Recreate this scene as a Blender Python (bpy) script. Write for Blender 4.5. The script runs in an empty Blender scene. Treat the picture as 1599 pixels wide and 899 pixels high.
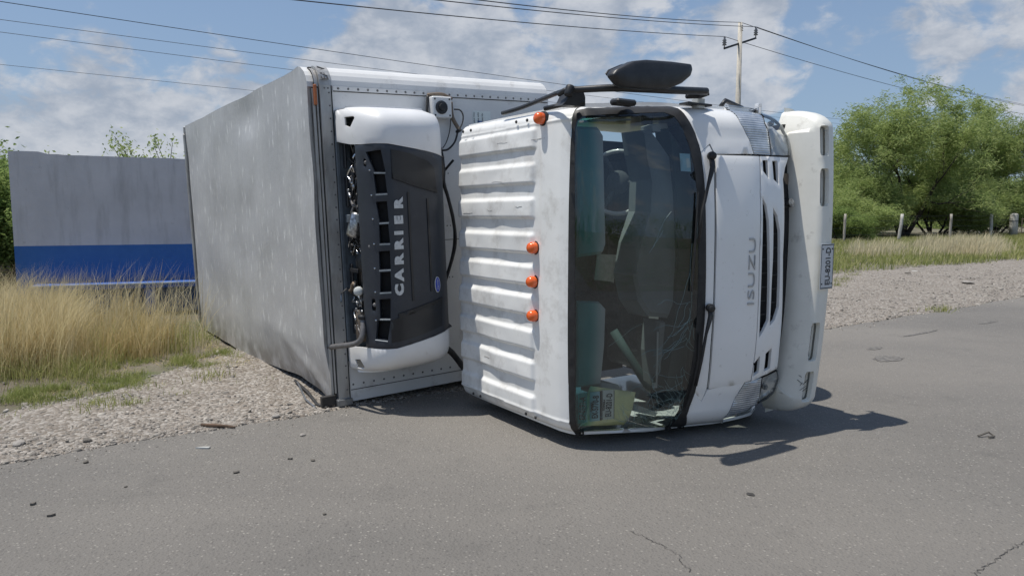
import bpy, math, random
import numpy as np
from mathutils import Vector, Matrix, noise as mnoise
from mathutils.geometry import delaunay_2d_cdt
random.seed(7); rng = np.random.default_rng(7)
sc = bpy.context.scene
COL = sc.collection

# ------------------------------------------------------------------ camera
FOC = 1150.0; CH = 1.45; PITCH = math.atan((449.5-335.0)/FOC)
cam_d = bpy.data.cameras.new('camera'); cam = bpy.data.objects.new('camera', cam_d); COL.objects.link(cam)
cam_d.sensor_width = 36; cam_d.lens = 36*FOC/1599; cam_d.clip_end = 4000; cam_d.clip_start = 0.05
cam.location = (0, 0, CH); cam.rotation_euler = (math.pi/2-PITCH, 0, 0)
sc.camera = cam
CP, SP = math.cos(PITCH), math.sin(PITCH)
# ------------------------------------------------------------------ sun
TRAVEL = Vector((.32, .035, -1.0)).normalized()
sun_d = bpy.data.lights.new('sun', 'SUN'); sun_d.energy = 3.9; sun_d.angle = math.radians(.53); sun_d.color = (1, .955, .88)
sun = bpy.data.objects.new('sun', sun_d); COL.objects.link(sun)
sun.rotation_euler = TRAVEL.to_track_quat('-Z', 'Y').to_euler()
sc.view_settings.view_transform = 'Standard'; sc.view_settings.look = 'None'
sc.view_settings.exposure = 0.22; sc.view_settings.gamma = 1.0

# ------------------------------------------------------------------ node helper
class NT:
    def __init__(s, tree): s.t = tree; s.n = tree.nodes; s.l = tree.links
    def new(s, typ, **kw):
        nd = s.n.new(typ)
        for k, v in kw.items():
            if k == 'ins':
                for a, b in v.items():
                    if isinstance(b, bpy.types.NodeSocket): s.l.new(b, nd.inputs[a])
                    else: nd.inputs[a].default_value = b
            else: setattr(nd, k, v)
        return nd
    def math(s, op, a, b=0.0, c=None, clamp=False):
        nd = s.n.new('ShaderNodeMath'); nd.operation = op; nd.use_clamp = clamp
        for i, v in enumerate((a, b) if c is None else (a, b, c)):
            if isinstance(v, bpy.types.NodeSocket): s.l.new(v, nd.inputs[i])
            else: nd.inputs[i].default_value = v
        return nd.outputs[0]
    def maprange(s, v, a, b, c=0.0, d=1.0, smooth=False):
        nd = s.n.new('ShaderNodeMapRange'); nd.clamp = True
        if smooth: nd.interpolation_type = 'SMOOTHSTEP'
        s.l.new(v, nd.inputs[0])
        for i, x in enumerate((a, b, c, d)): nd.inputs[i+1].default_value = x
        return nd.outputs[0]
    def mix(s, f, a, b, blend='MIX'):
        nd = s.n.new('ShaderNodeMix'); nd.data_type = 'RGBA'; nd.blend_type = blend
        for i, v in ((0, f), (6, a), (7, b)):
            if isinstance(v, bpy.types.NodeSocket): s.l.new(v, nd.inputs[i])
            elif i == 0: nd.inputs[i].default_value = v
            else: nd.inputs[i].default_value = (*v, 1) if len(v) == 3 else v
        return nd.outputs[2]
    def noise(s, vec, scale, detail=4, rough=.55, out=0, dist=0.0):
        nd = s.n.new('ShaderNodeTexNoise'); nd.inputs['Scale'].default_value = scale
        nd.inputs['Detail'].default_value = detail; nd.inputs['Roughness'].default_value = rough
        nd.inputs['Distortion'].default_value = dist
        if vec is not None: s.l.new(vec, nd.inputs['Vector'])
        return nd.outputs[out]

def pix_dir(x, y):
    u = (x-799.5)/FOC; v = (y-449.5)/FOC
    return Vector((u, CP-v*SP, -SP-v*CP)).normalized()

# ------------------------------------------------------------------ world: Nishita sky + clouds
world = bpy.data.worlds.new('World'); sc.world = world; world.use_nodes = True
w = NT(world.node_tree); w.n.clear()
sky = w.new('ShaderNodeTexSky'); sky.sky_type = 'NISHITA'; sky.sun_disc = False
sd = -TRAVEL
sky.sun_elevation = math.asin(sd.z); sky.sun_rotation = math.atan2(sd.x, sd.y) % (2*math.pi)
sky.altitude = 300; sky.air_density = 1.0; sky.dust_density = 1.2; sky.ozone_density = 1.5
tc = w.new('ShaderNodeTexCoord'); D = tc.outputs['Generated']
sep = w.new('ShaderNodeSeparateXYZ', ins={0: D})
# project direction on a cloud deck (flattened near the horizon)
den = w.math('ADD', w.math('MAXIMUM', sep.outputs[2], 0.0), .42)
cx = w.math('DIVIDE', sep.outputs[0], den); cy = w.math('DIVIDE', sep.outputs[1], den)
cz = w.math('MULTIPLY', sep.outputs[2], 2.2)
comb = w.new('ShaderNodeCombineXYZ', ins={0: cx, 1: cy, 2: cz})
mpd = w.new('ShaderNodeMapping', ins={'Vector': D}); mpd.inputs['Scale'].default_value = (1, 1, 1.7); mpd.inputs['Location'].default_value = (.37, .2, .11)
n1 = w.noise(mpd.outputs[0], 6.5, 11, .54, dist=.25)
n2 = w.noise(mpd.outputs[0], 24, 9, .60, dist=.3)
cov = w.math('ADD', w.math('MULTIPLY', n1, .72), w.math('MULTIPLY', n2, .28))
blobs = [  # (pixel x, y, angular radius deg, weight): where the photograph's clouds stand
 (430, 100, 4, .09), (560, 75, 4.5, .13), (680, 90, 5, .15), (820, 90, 5, .12), (960, 60, 4.5, .13), (760, 130, 5, .08), (120, 190, 9, .13),
 (330, 170, 8, .10), (10, 200, 7, .10), (1220, 20, 4.5, .14), (1100, 60, 4, .08), (1570, 25, 4.5, .16), (1410, 100, 3, .14), (1255, 160, 1.8, .16), (1170, 130, 3, .09),
 (210, 15, 2.5, .10), (1560, 160, 4, .08), (1440, 40, 4, .05), (1390, 130, 2, .06),
 (90, 50, 7, -.14), (340, 20, 6, -.16), (480, 10, 4, -.12), (720, 10, 5, -.12), (1050, 0, 3, -.08), (1290, 90, 3.5, -.12), (1490, 90, 3, -.10), (1310, 190, 4, -.14), (1500, 200, 6, -.08)]
for (bx_, by_, rad, wt) in blobs:
    d = pix_dir(bx_, by_)
    dp = w.new('ShaderNodeVectorMath', operation='DOT_PRODUCT', ins={0: D, 1: tuple(d)})
    m = w.maprange(dp.outputs['Value'], math.cos(math.radians(rad*1.7)), 1.0, 0.0, wt, True)
    cov = w.math('ADD', cov, m)
low = w.maprange(sep.outputs[2], .0, .30, .05, -.02)
cov = w.math('ADD', cov, low)
mask = w.maprange(cov, .525, .64, 0, .92, True)
n3 = w.noise(mpd.outputs[0], 11, 8, .6)
lum = w.maprange(w.math('ADD', w.math('MULTIPLY', n3, .6), w.math('MULTIPLY', n2, .4)), .36, .64, 0, 1, True)
ccol = w.mix(lum, (2.9, 3.35, 4.1), (5.2, 5.4, 5.8))
skyc = w.mix(1.0, sky.outputs[0], (.86, .93, 1.0), 'MULTIPLY')
hz = w.maprange(sep.outputs[2], -.02, .40, .75, 0.25)
skyc = w.mix(hz, skyc, (2.5, 3.35, 4.6))
fin = w.mix(mask, skyc, ccol)
bg = w.new('ShaderNodeBackground', ins={0: fin, 1: .1})
wo = w.new('ShaderNodeOutputWorld', ins={0: bg.outputs[0]})

# ------------------------------------------------------------------ materials
def lin(c): return tuple(c)
MATS = {}
def mat(name, c1, c2=None, scale=8.0, rough=.6, metal=0.0, bump=0.0, bscale=40.0, coat=0.0, detail=5, spec=.5, dirt=None, stretch=None, contrast=(.35, .65)):
    m = bpy.data.materials.new(name); m.use_nodes = True
    t = NT(m.node_tree); b = t.n['Principled BSDF']
    b.inputs['Roughness'].default_value = rough; b.inputs['Metallic'].default_value = metal
    b.inputs['Coat Weight'].default_value = coat; b.inputs['Coat Roughness'].default_value = .08
    b.inputs['Specular IOR Level'].default_value = spec
    tcx = t.new('ShaderNodeTexCoord'); vec = tcx.outputs['Object']
    if stretch:
        mp = t.new('ShaderNodeMapping', ins={'Vector': vec}); mp.inputs['Scale'].default_value = stretch; vec = mp.outputs[0]
    if c2 is None: b.inputs['Base Color'].default_value = (*c1, 1); col = None
    else:
        f = t.maprange(t.noise(vec, scale, detail, .6), contrast[0], contrast[1])
        col = t.mix(f, c1, c2)
    if dirt:   # (colour, scale, threshold lo, hi, amount)
        if col is None:
            rgb = t.new('ShaderNodeRGB'); rgb.outputs[0].default_value = (*c1, 1); col = rgb.outputs[0]
        f = t.maprange(t.noise(vec, dirt[1], 8, .68), dirt[2], dirt[3], 0, dirt[4])
        col = t.mix(f, col, dirt[0])
    if col is not None: t.l.new(col, b.inputs['Base Color'])
    if bump > 0:
        bp = t.new('ShaderNodeBump', ins={'Height': t.noise(vec, bscale, 6, .6)}); bp.inputs['Strength'].default_value = bump
        bp.inputs['Distance'].default_value = .01
        t.l.new(bp.outputs[0], b.inputs['Normal'])
    MATS[name] = m
    return m

white_paint = mat('white_paint', (.84, .84, .83), (.78, .78, .77), 3, .28, coat=.5, dirt=((.30, .27, .23), 5.5, .60, .78, .35))
roof_paint = mat('roof_paint', (.84, .84, .82), (.78, .78, .76), 4, .38, coat=.3, bump=.04, bscale=12, dirt=((.30, .27, .23), 6, .50, .74, .5))
front_paint = mat('front_paint', (.86, .86, .85), (.82, .82, .81), 2.5, .25, coat=.6, dirt=((.36, .33, .29), 22, .62, .76, .55))
bumper_paint = mat('bumper_paint', (.78, .77, .71), (.72, .71, .65), 6, .42, coat=.1, dirt=((.20, .18, .15), 9, .58, .74, .5))
box_white = mat('box_white', (.72, .72, .71), (.65, .65, .645), 2.5, .45, dirt=((.28, .25, .21), 6, .57, .75, .5))
cowl_white = mat('cowl_white', (.76, .76, .76), (.70, .70, .70), 3, .38, dirt=((.3, .26, .2), 9, .6, .75, .3))
rubber = mat('rubber', (.012, .012, .013), (.025, .025, .025), 20, .55, bump=.1)
black_plastic = mat('black_plastic', (.016, .017, .019), (.03, .031, .034), 14, .42, bump=.12, bscale=300)
dark_void = mat('dark_void', (.008, .008, .009), None, rough=.9)
unit_grey = mat('unit_grey', (.022, .027, .037), (.030, .036, .048), 6, .45, dirt=((.12, .12, .12), 14, .6, .8, .25), bump=.05, bscale=200)
unit_dark = mat('unit_dark', (.008, .009, .012), (.013, .015, .019), 6, .3)
unit_frame = mat('unit_frame', (.16, .19, .22), (.10, .12, .14), 8, .5, metal=.2)
letter_white = mat('letter_white', (.62, .64, .65), (.45, .47, .48), 60, .5)
badge_blue = mat('badge_blue', (.03, .06, .42), None, rough=.35)
chrome = mat('chrome', (.55, .56, .58), None, rough=.18, metal=1.0)
chrome_letter = mat('chrome_letter', (.46, .47, .49), None, rough=.35, metal=.6)
galv = mat('galvanised', (.33, .34, .35), (.24, .25, .26), 14, .42, metal=.75, bump=.06)
alu_trim = mat('aluminium_trim', (.50, .50, .49), (.36, .355, .345), 9, .48, metal=.55, dirt=((.22, .19, .16), 12, .5, .7, .6), stretch=(1, 1, .3))
rivet_m = mat('rivet_metal', (.10, .10, .10), (.2, .2, .2), 90, .5, metal=.4)
brown_rust = mat('dusty_metal', (.24, .18, .13), (.13, .11, .09), 10, .7, metal=.2)
pipe_grey = mat('pipe_grey', (.20, .19, .19), (.13, .125, .12), 20, .5, metal=.4)
hose_m = mat('hose_black', (.014, .014, .016), (.04, .038, .036), 16, .55)
foil = mat('foil', (.55, .56, .57), (.1, .1, .1), 40, .3, metal=.9)
steel_dark = mat('steel_dark', (.05, .052, .055), (.02, .02, .022), 18, .5, metal=.5)
frame_black = mat('frame_black', (.02, .02, .02), (.05, .045, .04), 8, .6)
tyre_m = mat('tyre', (.018, .018, .018), (.035, .033, .03), 10, .8, bump=.2)
dash_grey = mat('dash_grey', (.24, .265, .265), (.20, .22, .22), 4, .7)
trim_lightgrey = mat('trim_lightgrey', (.52, .54, .53), (.46, .48, .47), 5, .75)
seat_grey = mat('seat_grey', (.10, .105, .11), (.07, .075, .078), 30, .9)
cab_dark = mat('cabin_lining', (.035, .04, .042), (.05, .055, .056), 5, .9)
paper_y = mat('paper_yellow', (.80, .84, .52), (.72, .76, .46), 20, .8)
paper_w = mat('paper_white', (.75, .80, .78), (.68, .73, .71), 20, .8)
paper_b = mat('paper_blue', (.45, .68, .76), (.40, .62, .70), 20, .8)
paper_teal = mat('paper_teal', (.15, .62, .58), (.12, .54, .50), 20, .8)
ink = mat('ink', (.03, .03, .035), None, rough=.6)
blue_ink = mat('blue_ink', (.05, .14, .35), None, rough=.6)
plate_m = mat('plate_white', (.62, .64, .66), (.56, .58, .6), 30, .4)
crackm = mat('glass_crack', (.26, .36, .34), None, rough=.25)
concrete_pole = mat('concrete_pole', (.56, .52, .45), (.44, .41, .36), 6, .85, bump=.2)
porcelain = mat('porcelain', (.16, .17, .19), (.3, .3, .32), 10, .3)
wire_m = mat('wire', (.05, .05, .055), None, rough=.6, metal=.3)
rock_m = None

def glass_mat(name, tint, band=None, gloss=1.0, rough=.01, alpha_dirt=0.0):
    m = bpy.data.materials.new(name); m.use_nodes = True; t = NT(m.node_tree); t.n.clear()
    out = t.new('ShaderNodeOutputMaterial')
    tr = t.new('ShaderNodeBsdfTransparent'); tr.inputs[0].default_value = (*tint, 1)
    tcx = t.new('ShaderNodeTexCoord')
    if band:
        sp = t.new('ShaderNodeSeparateXYZ', ins={0: tcx.outputs['Object']})
        f = t.maprange(sp.outputs[1], band[0], band[1], 1, 0, True)
        c = t.mix(f, tint, band[2]); t.l.new(c, tr.inputs[0])
    gl = t.new('ShaderNodeBsdfGlossy'); gl.inputs[0].default_value = (.9*gloss, .95*gloss, gloss, 1); gl.inputs[1].default_value = rough
    fr = t.new('ShaderNodeFresnel'); fr.inputs[0].default_value = 1.52
    fac = t.math('ADD', t.math('MULTIPLY', fr.outputs[0], 1.25), .02, clamp=True)
    mx = t.new('ShaderNodeMixShader', ins={0: fac, 1: tr.outputs[0], 2: gl.outputs[0]})
    last = mx
    df = t.new('ShaderNodeBsdfDiffuse'); df.inputs[0].default_value = (.30, .36, .35, 1)
    f2 = t.math('ADD', t.maprange(t.noise(tcx.outputs['Object'], 9, 8, .7), .5, .75, 0, alpha_dirt), alpha_dirt*.4)
    last = t.new('ShaderNodeMixShader', ins={0: f2, 1: mx.outputs[0], 2: df.outputs[0]})
    t.l.new(last.outputs[0], out.inputs[0]); return m
windshield_glass = glass_mat('windshield_glass', (.84, .875, .865), (.86, .95, (.14, .50, .50)), alpha_dirt=.035)
side_glass = glass_mat('side_glass', (.6, .7, .68), alpha_dirt=.02)

def lens_mat(name, tint, stripes, inner):
    m = bpy.data.materials.new(name); m.use_nodes = True; t = NT(m.node_tree); b = t.n['Principled BSDF']
    tcx = t.new('ShaderNodeTexCoord')
    sp = t.new('ShaderNodeSeparateXYZ', ins={0: tcx.outputs['Object']})
    wv = t.math('SINE', t.math('MULTIPLY', sp.outputs[2], stripes))
    f = t.maprange(wv, -.8, .8)
    n = t.maprange(t.noise(tcx.outputs['Object'], 14, 4), .35, .65)
    c = t.mix(f, tint, tuple(x*.62 for x in tint)); c = t.mix(t.math('MULTIPLY', n, .6), c, inner)
    t.l.new(c, b.inputs['Base Color']); b.inputs['Roughness'].default_value = .12; b.inputs['Metallic'].default_value = .45
    b.inputs['Coat Weight'].default_value = 1.0; b.inputs['Coat Roughness'].default_value = .03
    bp = t.new('ShaderNodeBump', ins={'Height': wv}); bp.inputs['Strength'].default_value = .35; bp.inputs['Distance'].default_value = .004
    t.l.new(bp.outputs[0], b.inputs['Normal']); return m
turn_lens = lens_mat('turn_lens', (.52, .56, .60), 420, (.74, .77, .80))
head_lens = lens_mat('head_lens', (.74, .76, .78), 45, (.30, .33, .36))
lamp_chrome = mat('lamp_chrome', (.88, .88, .88), (.62, .64, .66), 16, .25, metal=.3)
clear_lens = glass_mat('clear_lens', (.93, .95, .96), gloss=1.0, rough=.04, alpha_dirt=.12)
am = bpy.data.materials.new('amber_lens'); am.use_nodes = True
ab = am.node_tree.nodes['Principled BSDF']; ab.inputs['Base Color'].default_value = (.78, .12, .01, 1); ab.inputs['Roughness'].default_value = .18
ab.inputs['Coat Weight'].default_value = .8; ab.inputs['Subsurface Weight'].default_value = .0
amber = am
amber_old = mat('amber_faded', (.42, .13, .04), (.3, .09, .03), 30, .4)

# roof sheet of the cargo box: dull aluminium with pale splashes drawn out along the fall
def roof_sheet_mat():
    m = bpy.data.materials.new('box_roof_metal'); m.use_nodes = True; t = NT(m.node_tree); b = t.n['Principled BSDF']
    tcx = t.new('ShaderNodeTexCoord'); o = tcx.outputs['Object']
    mp = t.new('ShaderNodeMapping', ins={'Vector': o}); mp.inputs['Scale'].default_value = (1, 1, .35)
    mp2 = t.new('ShaderNodeMapping', ins={'Vector': o}); mp2.inputs['Scale'].default_value = (3, 1, .12)
    base = t.mix(t.maprange(t.noise(o, 1.6, 6, .6), .35, .65), (.55, .55, .55), (.49, .49, .495))
    base = t.mix(t.maprange(t.noise(mp2.outputs[0], 7, 5, .6), .45, .7, 0, .6), base, (.60, .60, .59))
    vor = t.new('ShaderNodeTexVoronoi', ins={'Vector': mp.outputs[0]}); vor.inputs['Scale'].default_value = 15
    spot = t.maprange(vor.outputs['Distance'], .08, .36, 1, 0, True)
    gate = t.maprange(t.noise(mp.outputs[0], 9, 6, .8), .40, .60)
    base = t.mix(t.math('MULTIPLY', t.math('MULTIPLY', spot, gate), .95), base, (.86, .86, .84))
    grime = t.maprange(t.noise(o, 2.3, 8, .65), .52, .75, 0, .45)
    base = t.mix(t.maprange(t.noise(o, 55, 4, .7), .4, .65, 0, .35), base, (.40, .40, .40))
    base = t.mix(grime, base, (.34, .335, .32))
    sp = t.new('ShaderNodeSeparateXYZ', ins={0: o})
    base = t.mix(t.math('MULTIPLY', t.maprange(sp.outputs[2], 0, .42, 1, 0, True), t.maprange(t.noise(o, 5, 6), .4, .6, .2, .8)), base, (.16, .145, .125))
    t.l.new(base, b.inputs['Base Color']); b.inputs['Roughness'].default_value = .5; b.inputs['Metallic'].default_value = .2
    bp = t.new('ShaderNodeBump', ins={'Height': t.noise(o, 14, 6, .6)}); bp.inputs['Strength'].default_value = .12; bp.inputs['Distance'].default_value = .02
    t.l.new(bp.outputs[0], b.inputs['Normal']); return m
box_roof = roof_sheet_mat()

# ------------------------------------------------------------------ mesh helpers
def link(name, me, material, parent=None, smooth=False):
    o = bpy.data.objects.new(name, me); COL.objects.link(o)
    if material: me.materials.append(material)
    if smooth: me.polygons.foreach_set('use_smooth', [True]*len(me.polygons))
    if parent: o.parent = parent
    return o
def mesh(name, v, f, material, parent=None, smooth=False):
    me = bpy.data.meshes.new(name); me.from_pydata([tuple(map(float, p)) for p in v], [], f); me.update()
    return link(name, me, material, parent, smooth)
def tag(o, label=None, cat=None, group=None, kind=None):
    if label: o['label'] = label
    if cat: o['category'] = cat
    if group: o['group'] = group
    if kind: o['kind'] = kind
    return o
def empty(name, loc=(0, 0, 0), rz=0):
    o = bpy.data.objects.new(name, None); COL.objects.link(o); o.location = loc; o.rotation_euler = (0, 0, rz); o.empty_display_size = .2
    return o
class MB:
    def __init__(s): s.v = []; s.f = []
    def add(s, v, f):
        n = len(s.v); s.v += [tuple(p) for p in v]; s.f += [tuple(i+n for i in q) for q in f]; return s
    def box(s, lo, hi, ch=0.0, M=None):
        x0, y0, z0 = lo; x1, y1, z1 = hi
        if ch <= 0:
            v = [(x, y, z) for x in (x0, x1) for y in (y0, y1) for z in (z0, z1)]
            f = [(0, 1, 3, 2), (4, 6, 7, 5), (0, 4, 5, 1), (2, 3, 7, 6), (0, 2, 6, 4), (1, 5, 7, 3)]
        else:
            import itertools
            v = []; idx = {}
            for sx, sy, sz in itertools.product((0, 1), repeat=3):
                c = [(x0, x1)[sx], (y0, y1)[sy], (z0, z1)[sz]]; sg = [1-2*sx, 1-2*sy, 1-2*sz]
                for ax in range(3):
                    p = [c[k]+(0 if k == ax else sg[k]*ch) for k in range(3)]
                    idx[(sx, sy, sz, ax)] = len(v); v.append(p)
            f = []
            for ax in range(3):
                o1, o2 = [k for k in range(3) if k != ax]
                for s_ in (0, 1):
                    q = []
                    for a, b in ((0, 0), (1, 0), (1, 1), (0, 1)):
                        k = [0, 0, 0]; k[ax] = s_; k[o1] = a; k[o2] = b; q.append(idx[(*k, ax)])
                    f.append(q)
                for a in (0, 1):
                    for b in (0, 1):
                        k0 = [0, 0, 0]; k1 = [0, 0, 0]; k0[ax] = 0; k1[ax] = 1; k0[o1] = k1[o1] = a; k0[o2] = k1[o2] = b
                        f.append((idx[(*k0, o1)], idx[(*k0, o2)], idx[(*k1, o2)], idx[(*k1, o1)]))
            for sx, sy, sz in itertools.product((0, 1), repeat=3):
                f.append(tuple(idx[(sx, sy, sz, a)] for a in range(3)))
        if M is not None: v = [tuple(M @ Vector(p)) for p in v]
        return s.add(v, f)
    def tube(s, pts, r, n=8, caps=True):
        pts = [Vector(p) for p in pts]; rr = r if isinstance(r, (list, tuple)) else [r]*len(pts)
        v = []; prev = None
        for i, p in enumerate(pts):
            t = (pts[min(i+1, len(pts)-1)]-pts[max(i-1, 0)]).normalized()
            if prev is None: a = t.orthogonal().normalized()
            else:
                a = prev-t*prev.dot(t); a = a.normalized() if a.length > 1e-6 else t.orthogonal().normalized()
            prev = a; b = t.cross(a)
            for k in range(n):
                th = 2*math.pi*k/n; v.append(p+(a*math.cos(th)+b*math.sin(th))*rr[i])
        f = [(i*n+k, i*n+(k+1) % n, (i+1)*n+(k+1) % n, (i+1)*n+k) for i in range(len(pts)-1) for k in range(n)]
        if caps: f += [tuple(range(n-1, -1, -1)), tuple(range((len(pts)-1)*n, len(pts)*n))]
        return s.add(v, f)
    def lathe(s, prof, n, M):   # prof [(r, h)], axis = local z of M
        v = []; 
        for r, h in prof:
            for k in range(n):
                th = 2*math.pi*k/n; v.append(M @ Vector((r*math.cos(th), r*math.sin(th), h)))
        f = [(i*n+k, i*n+(k+1) % n, (i+1)*n+(k+1) % n, (i+1)*n+k) for i in range(len(prof)-1) for k in range(n)]
        f += [tuple(range(n-1, -1, -1)), tuple(range((len(prof)-1)*n, len(prof)*n))]
        return s.add(v, f)
    def grid(s, fn, us, vs, flip=False):
        v = [fn(a, b) for a in us for b in vs]; m = len(vs)
        f = [(i*m+j, (i+1)*m+j, (i+1)*m+j+1, i*m+j+1) for i in range(len(us)-1) for j in range(m-1)]
        if flip: f = [q[::-1] for q in f]
        return s.add(v, f)
    def map(s, T): s.v = [tuple(T(*p)) for p in s.v]; return s
    def build(s, name, material, parent=None, smooth=False, kind=None):
        o = mesh(name, s.v, s.f, material, parent, smooth)
        if kind: o['kind'] = kind
        return o
def smooth_path(pts, k=6):
    P = [Vector(p) for p in pts]; out = []
    for i in range(len(P)-1):
        p0, p1, p2, p3 = P[max(i-1, 0)], P[i], P[i+1], P[min(i+2, len(P)-1)]
        for j in range(k):
            t = j/k; out.append(.5*((2*p1)+(p2-p0)*t+(2*p0-5*p1+4*p2-p3)*t*t+(3*p1-p0-3*p2+p3)*t*t*t))
    out.append(P[-1]); return out
def axis_M(o, z, x=None):
    z = Vector(z).normalized(); x = Vector(x) if x else z.orthogonal(); x = (x-z*x.dot(z)).normalized(); y = z.cross(x)
    return Matrix(((x.x, y.x, z.x, o[0]), (x.y, y.y, z.y, o[1]), (x.z, y.z, z.z, o[2]), (0, 0, 0, 1)))

# ------------------------------------------------------------------ truck frame: x = vehicle forward, y = vehicle down (it lies on its side), z = up
A0 = Vector((-1.313, 5.488, 0)); TA = math.radians(56)
FW = Vector((math.cos(TA), -math.sin(TA), 0)); UD = Vector((math.sin(TA), math.cos(TA), 0))
def TW(p): return A0+FW*p[0]+UD*p[1]+Vector((0, 0, p[2]))
def proj(P):
    d = P-Vector((0, 0, CH)); f = d.y*CP-d.z*SP; u = d.y*SP+d.z*CP
    return 799.5+FOC*d.x/f, 449.5-FOC*u/f
CAML = Vector(((Vector((0, 0, CH))-A0).dot(FW), (Vector((0, 0, CH))-A0).dot(UD), CH))
def ground_pt(x, y, z=0.0):
    d = pix_dir(x, y); t = (z-CH)/d.z; return Vector((0, 0, CH))+d*t
def at_depth(x, y, Y):
    d = pix_dir(x, y); return Vector((0, 0, CH))+d*(Y/d.y)
def fplane(x, y, f):      # sight line cut with plane vehicle-forward = f, in truck coordinates
    d = pix_dir(x, y); dl = Vector((d.dot(FW), d.dot(UD), d.z)); return CAML+dl*((f-CAML.x)/dl.x)
def uplane(x, y, u):
    d = pix_dir(x, y); dl = Vector((d.dot(FW), d.dot(UD), d.z)); return CAML+dl*((u-CAML.y)/dl.y)
TILT = .04
def TB(f, u, z): return (f, u-TILT*z, z+TILT*u)
def TBinv(p): f, u, z = p; k = 1/(1+TILT*TILT); return (f, (u+TILT*z)*k, (z-TILT*u)*k)
def bpx(x, y, f): return TBinv(fplane(x, y, f))

def solve(S, px, g, n=14):
    a, b = g
    for _ in range(n):
        x0, y0 = proj(TW(S(a, b))); e = 1e-3
        xa, ya = proj(TW(S(a+e, b))); xb, yb = proj(TW(S(a, b+e)))
        J = np.array([[(xa-x0)/e, (xb-x0)/e], [(ya-y0)/e, (yb-y0)/e]]); r = np.array([px[0]-x0, px[1]-y0])
        st = np.linalg.solve(J.T@J+np.eye(2)*30.0, J.T@r); m = max(abs(st))
        if m > .15: st *= .15/m
        a += st[0]; b += st[1]
    return (a, b)
def inside(p, poly):
    c = False; j = len(poly)-1
    for i in range(len(poly)):
        if (poly[i][1] > p[1]) != (poly[j][1] > p[1]) and p[0] < (poly[j][0]-poly[i][0])*(p[1]-poly[i][1])/(poly[j][1]-poly[i][1])+poly[i][0]: c = not c
        j = i
    return c
def subdiv(poly, res):
    out = []
    for i in range(len(poly)):
        a = poly[i]; b = poly[(i+1) % len(poly)]; L = math.dist(a, b); k = max(1, int(L/res+.5))
        out += [(a[0]+(b[0]-a[0])*t/k, a[1]+(b[1]-a[1])*t/k) for t in range(k)]
    return out
def panel(name, outer, holes, S, material, parent, thick=.02, res=.05, off=0.0, edge=.0, smooth=True, disp=None):
    """sheet cut to a 2-D outline (with holes) laid on the surface S, with real thickness at every edge"""
    loops = [subdiv(outer, res)]+[subdiv(h, res*.6) for h in holes]
    pts = []; edges = []
    for lp in loops:
        n0 = len(pts); pts += lp; edges += [(n0+i, n0+(i+1) % len(lp)) for i in range(len(lp))]
    nb = len(pts)
    xs = [p[0] for p in outer]; ys = [p[1] for p in outer]
    allb = np.array(pts)
    x = min(xs)+res*.5; 
    while x < max(xs):
        y = min(ys)+res*.5
        while y < max(ys):
            if np.min((allb[:, 0]-x)**2+(allb[:, 1]-y)**2) > (res*.45)**2 and inside((x, y), outer) and not any(inside((x, y), h) for h in holes): pts.append((x, y))
            y += res
        x += res
    vs, es, fs, ov, oe, of = delaunay_2d_cdt([Vector(p) for p in pts], edges, [], 0, 1e-6)
    tris = []
    for f in fs:
        c = (sum(vs[i].x for i in f)/3, sum(vs[i].y for i in f)/3)
        if inside(c, outer) and not any(inside(c, h) for h in holes): tris.append(tuple(f))
    e = 1e-3; top = []; nrm = []
    for v in vs:
        p = Vector(S(v.x, v.y)); pa = Vector(S(v.x+e, v.y))-p; pb = Vector(S(v.x, v.y+e))-p
        n = pa.cross(pb); n = n.normalized() if n.length > 1e-12 else Vector((1, 0, 0))
        if (CAML-p).dot(n) < 0 and panel.face_cam: n = -n
        d = off+(disp(v.x, v.y) if disp else 0)
        top.append(p+n*d); nrm.append(n)
    # boundary edges from triangles
    cnt = {}
    for t in tris:
        for i in range(3):
            k = (t[i], t[(i+1) % 3]); kk = tuple(sorted(k)); cnt.setdefault(kk, []).append(k)
    bnd = [v[0] for v in cnt.values() if len(v) == 1]
    bv = {i for k in bnd for i in k}
    if edge:
        for i in bv: top[i] = top[i]-nrm[i]*edge
    if tris:
        t = tris[0]; fn = (top[t[1]]-top[t[0]]).cross(top[t[2]]-top[t[0]])
        if fn.dot(nrm[t[0]]) < 0: tris = [q[::-1] for q in tris]; bnd = [(b, a) for a, b in bnd]
    V = list(top); F = list(tris); flags = [smooth]*len(tris)
    if thick > 0:
        m1 = {}; m2 = {}
        for i in bv:
            m1[i] = len(V); V.append(top[i]); m2[i] = len(V); V.append(top[i]-nrm[i]*thick)
        for a, b in bnd: F.append((m1[b], m1[a], m2[a], m2[b])); flags.append(False)
    o = mesh(name, V, F, material, parent)
    o.data.polygons.foreach_set('use_smooth', flags)
    return o
panel.face_cam = True
def ring_rect(c, hw, hh, r=.3, n=5):
    pts = []; r = min(hw, hh)*r
    for sx, sy, a0 in ((1, 1, 0), (-1, 1, 90), (-1, -1, 180), (1, -1, 270)):
        for k in range(n+1):
            a = math.radians(a0+90*k/n); pts.append((c[0]+sx*(hw-r)+r*math.cos(a), c[1]+sy*(hh-r)+r*math.sin(a)))
    return pts
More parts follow.
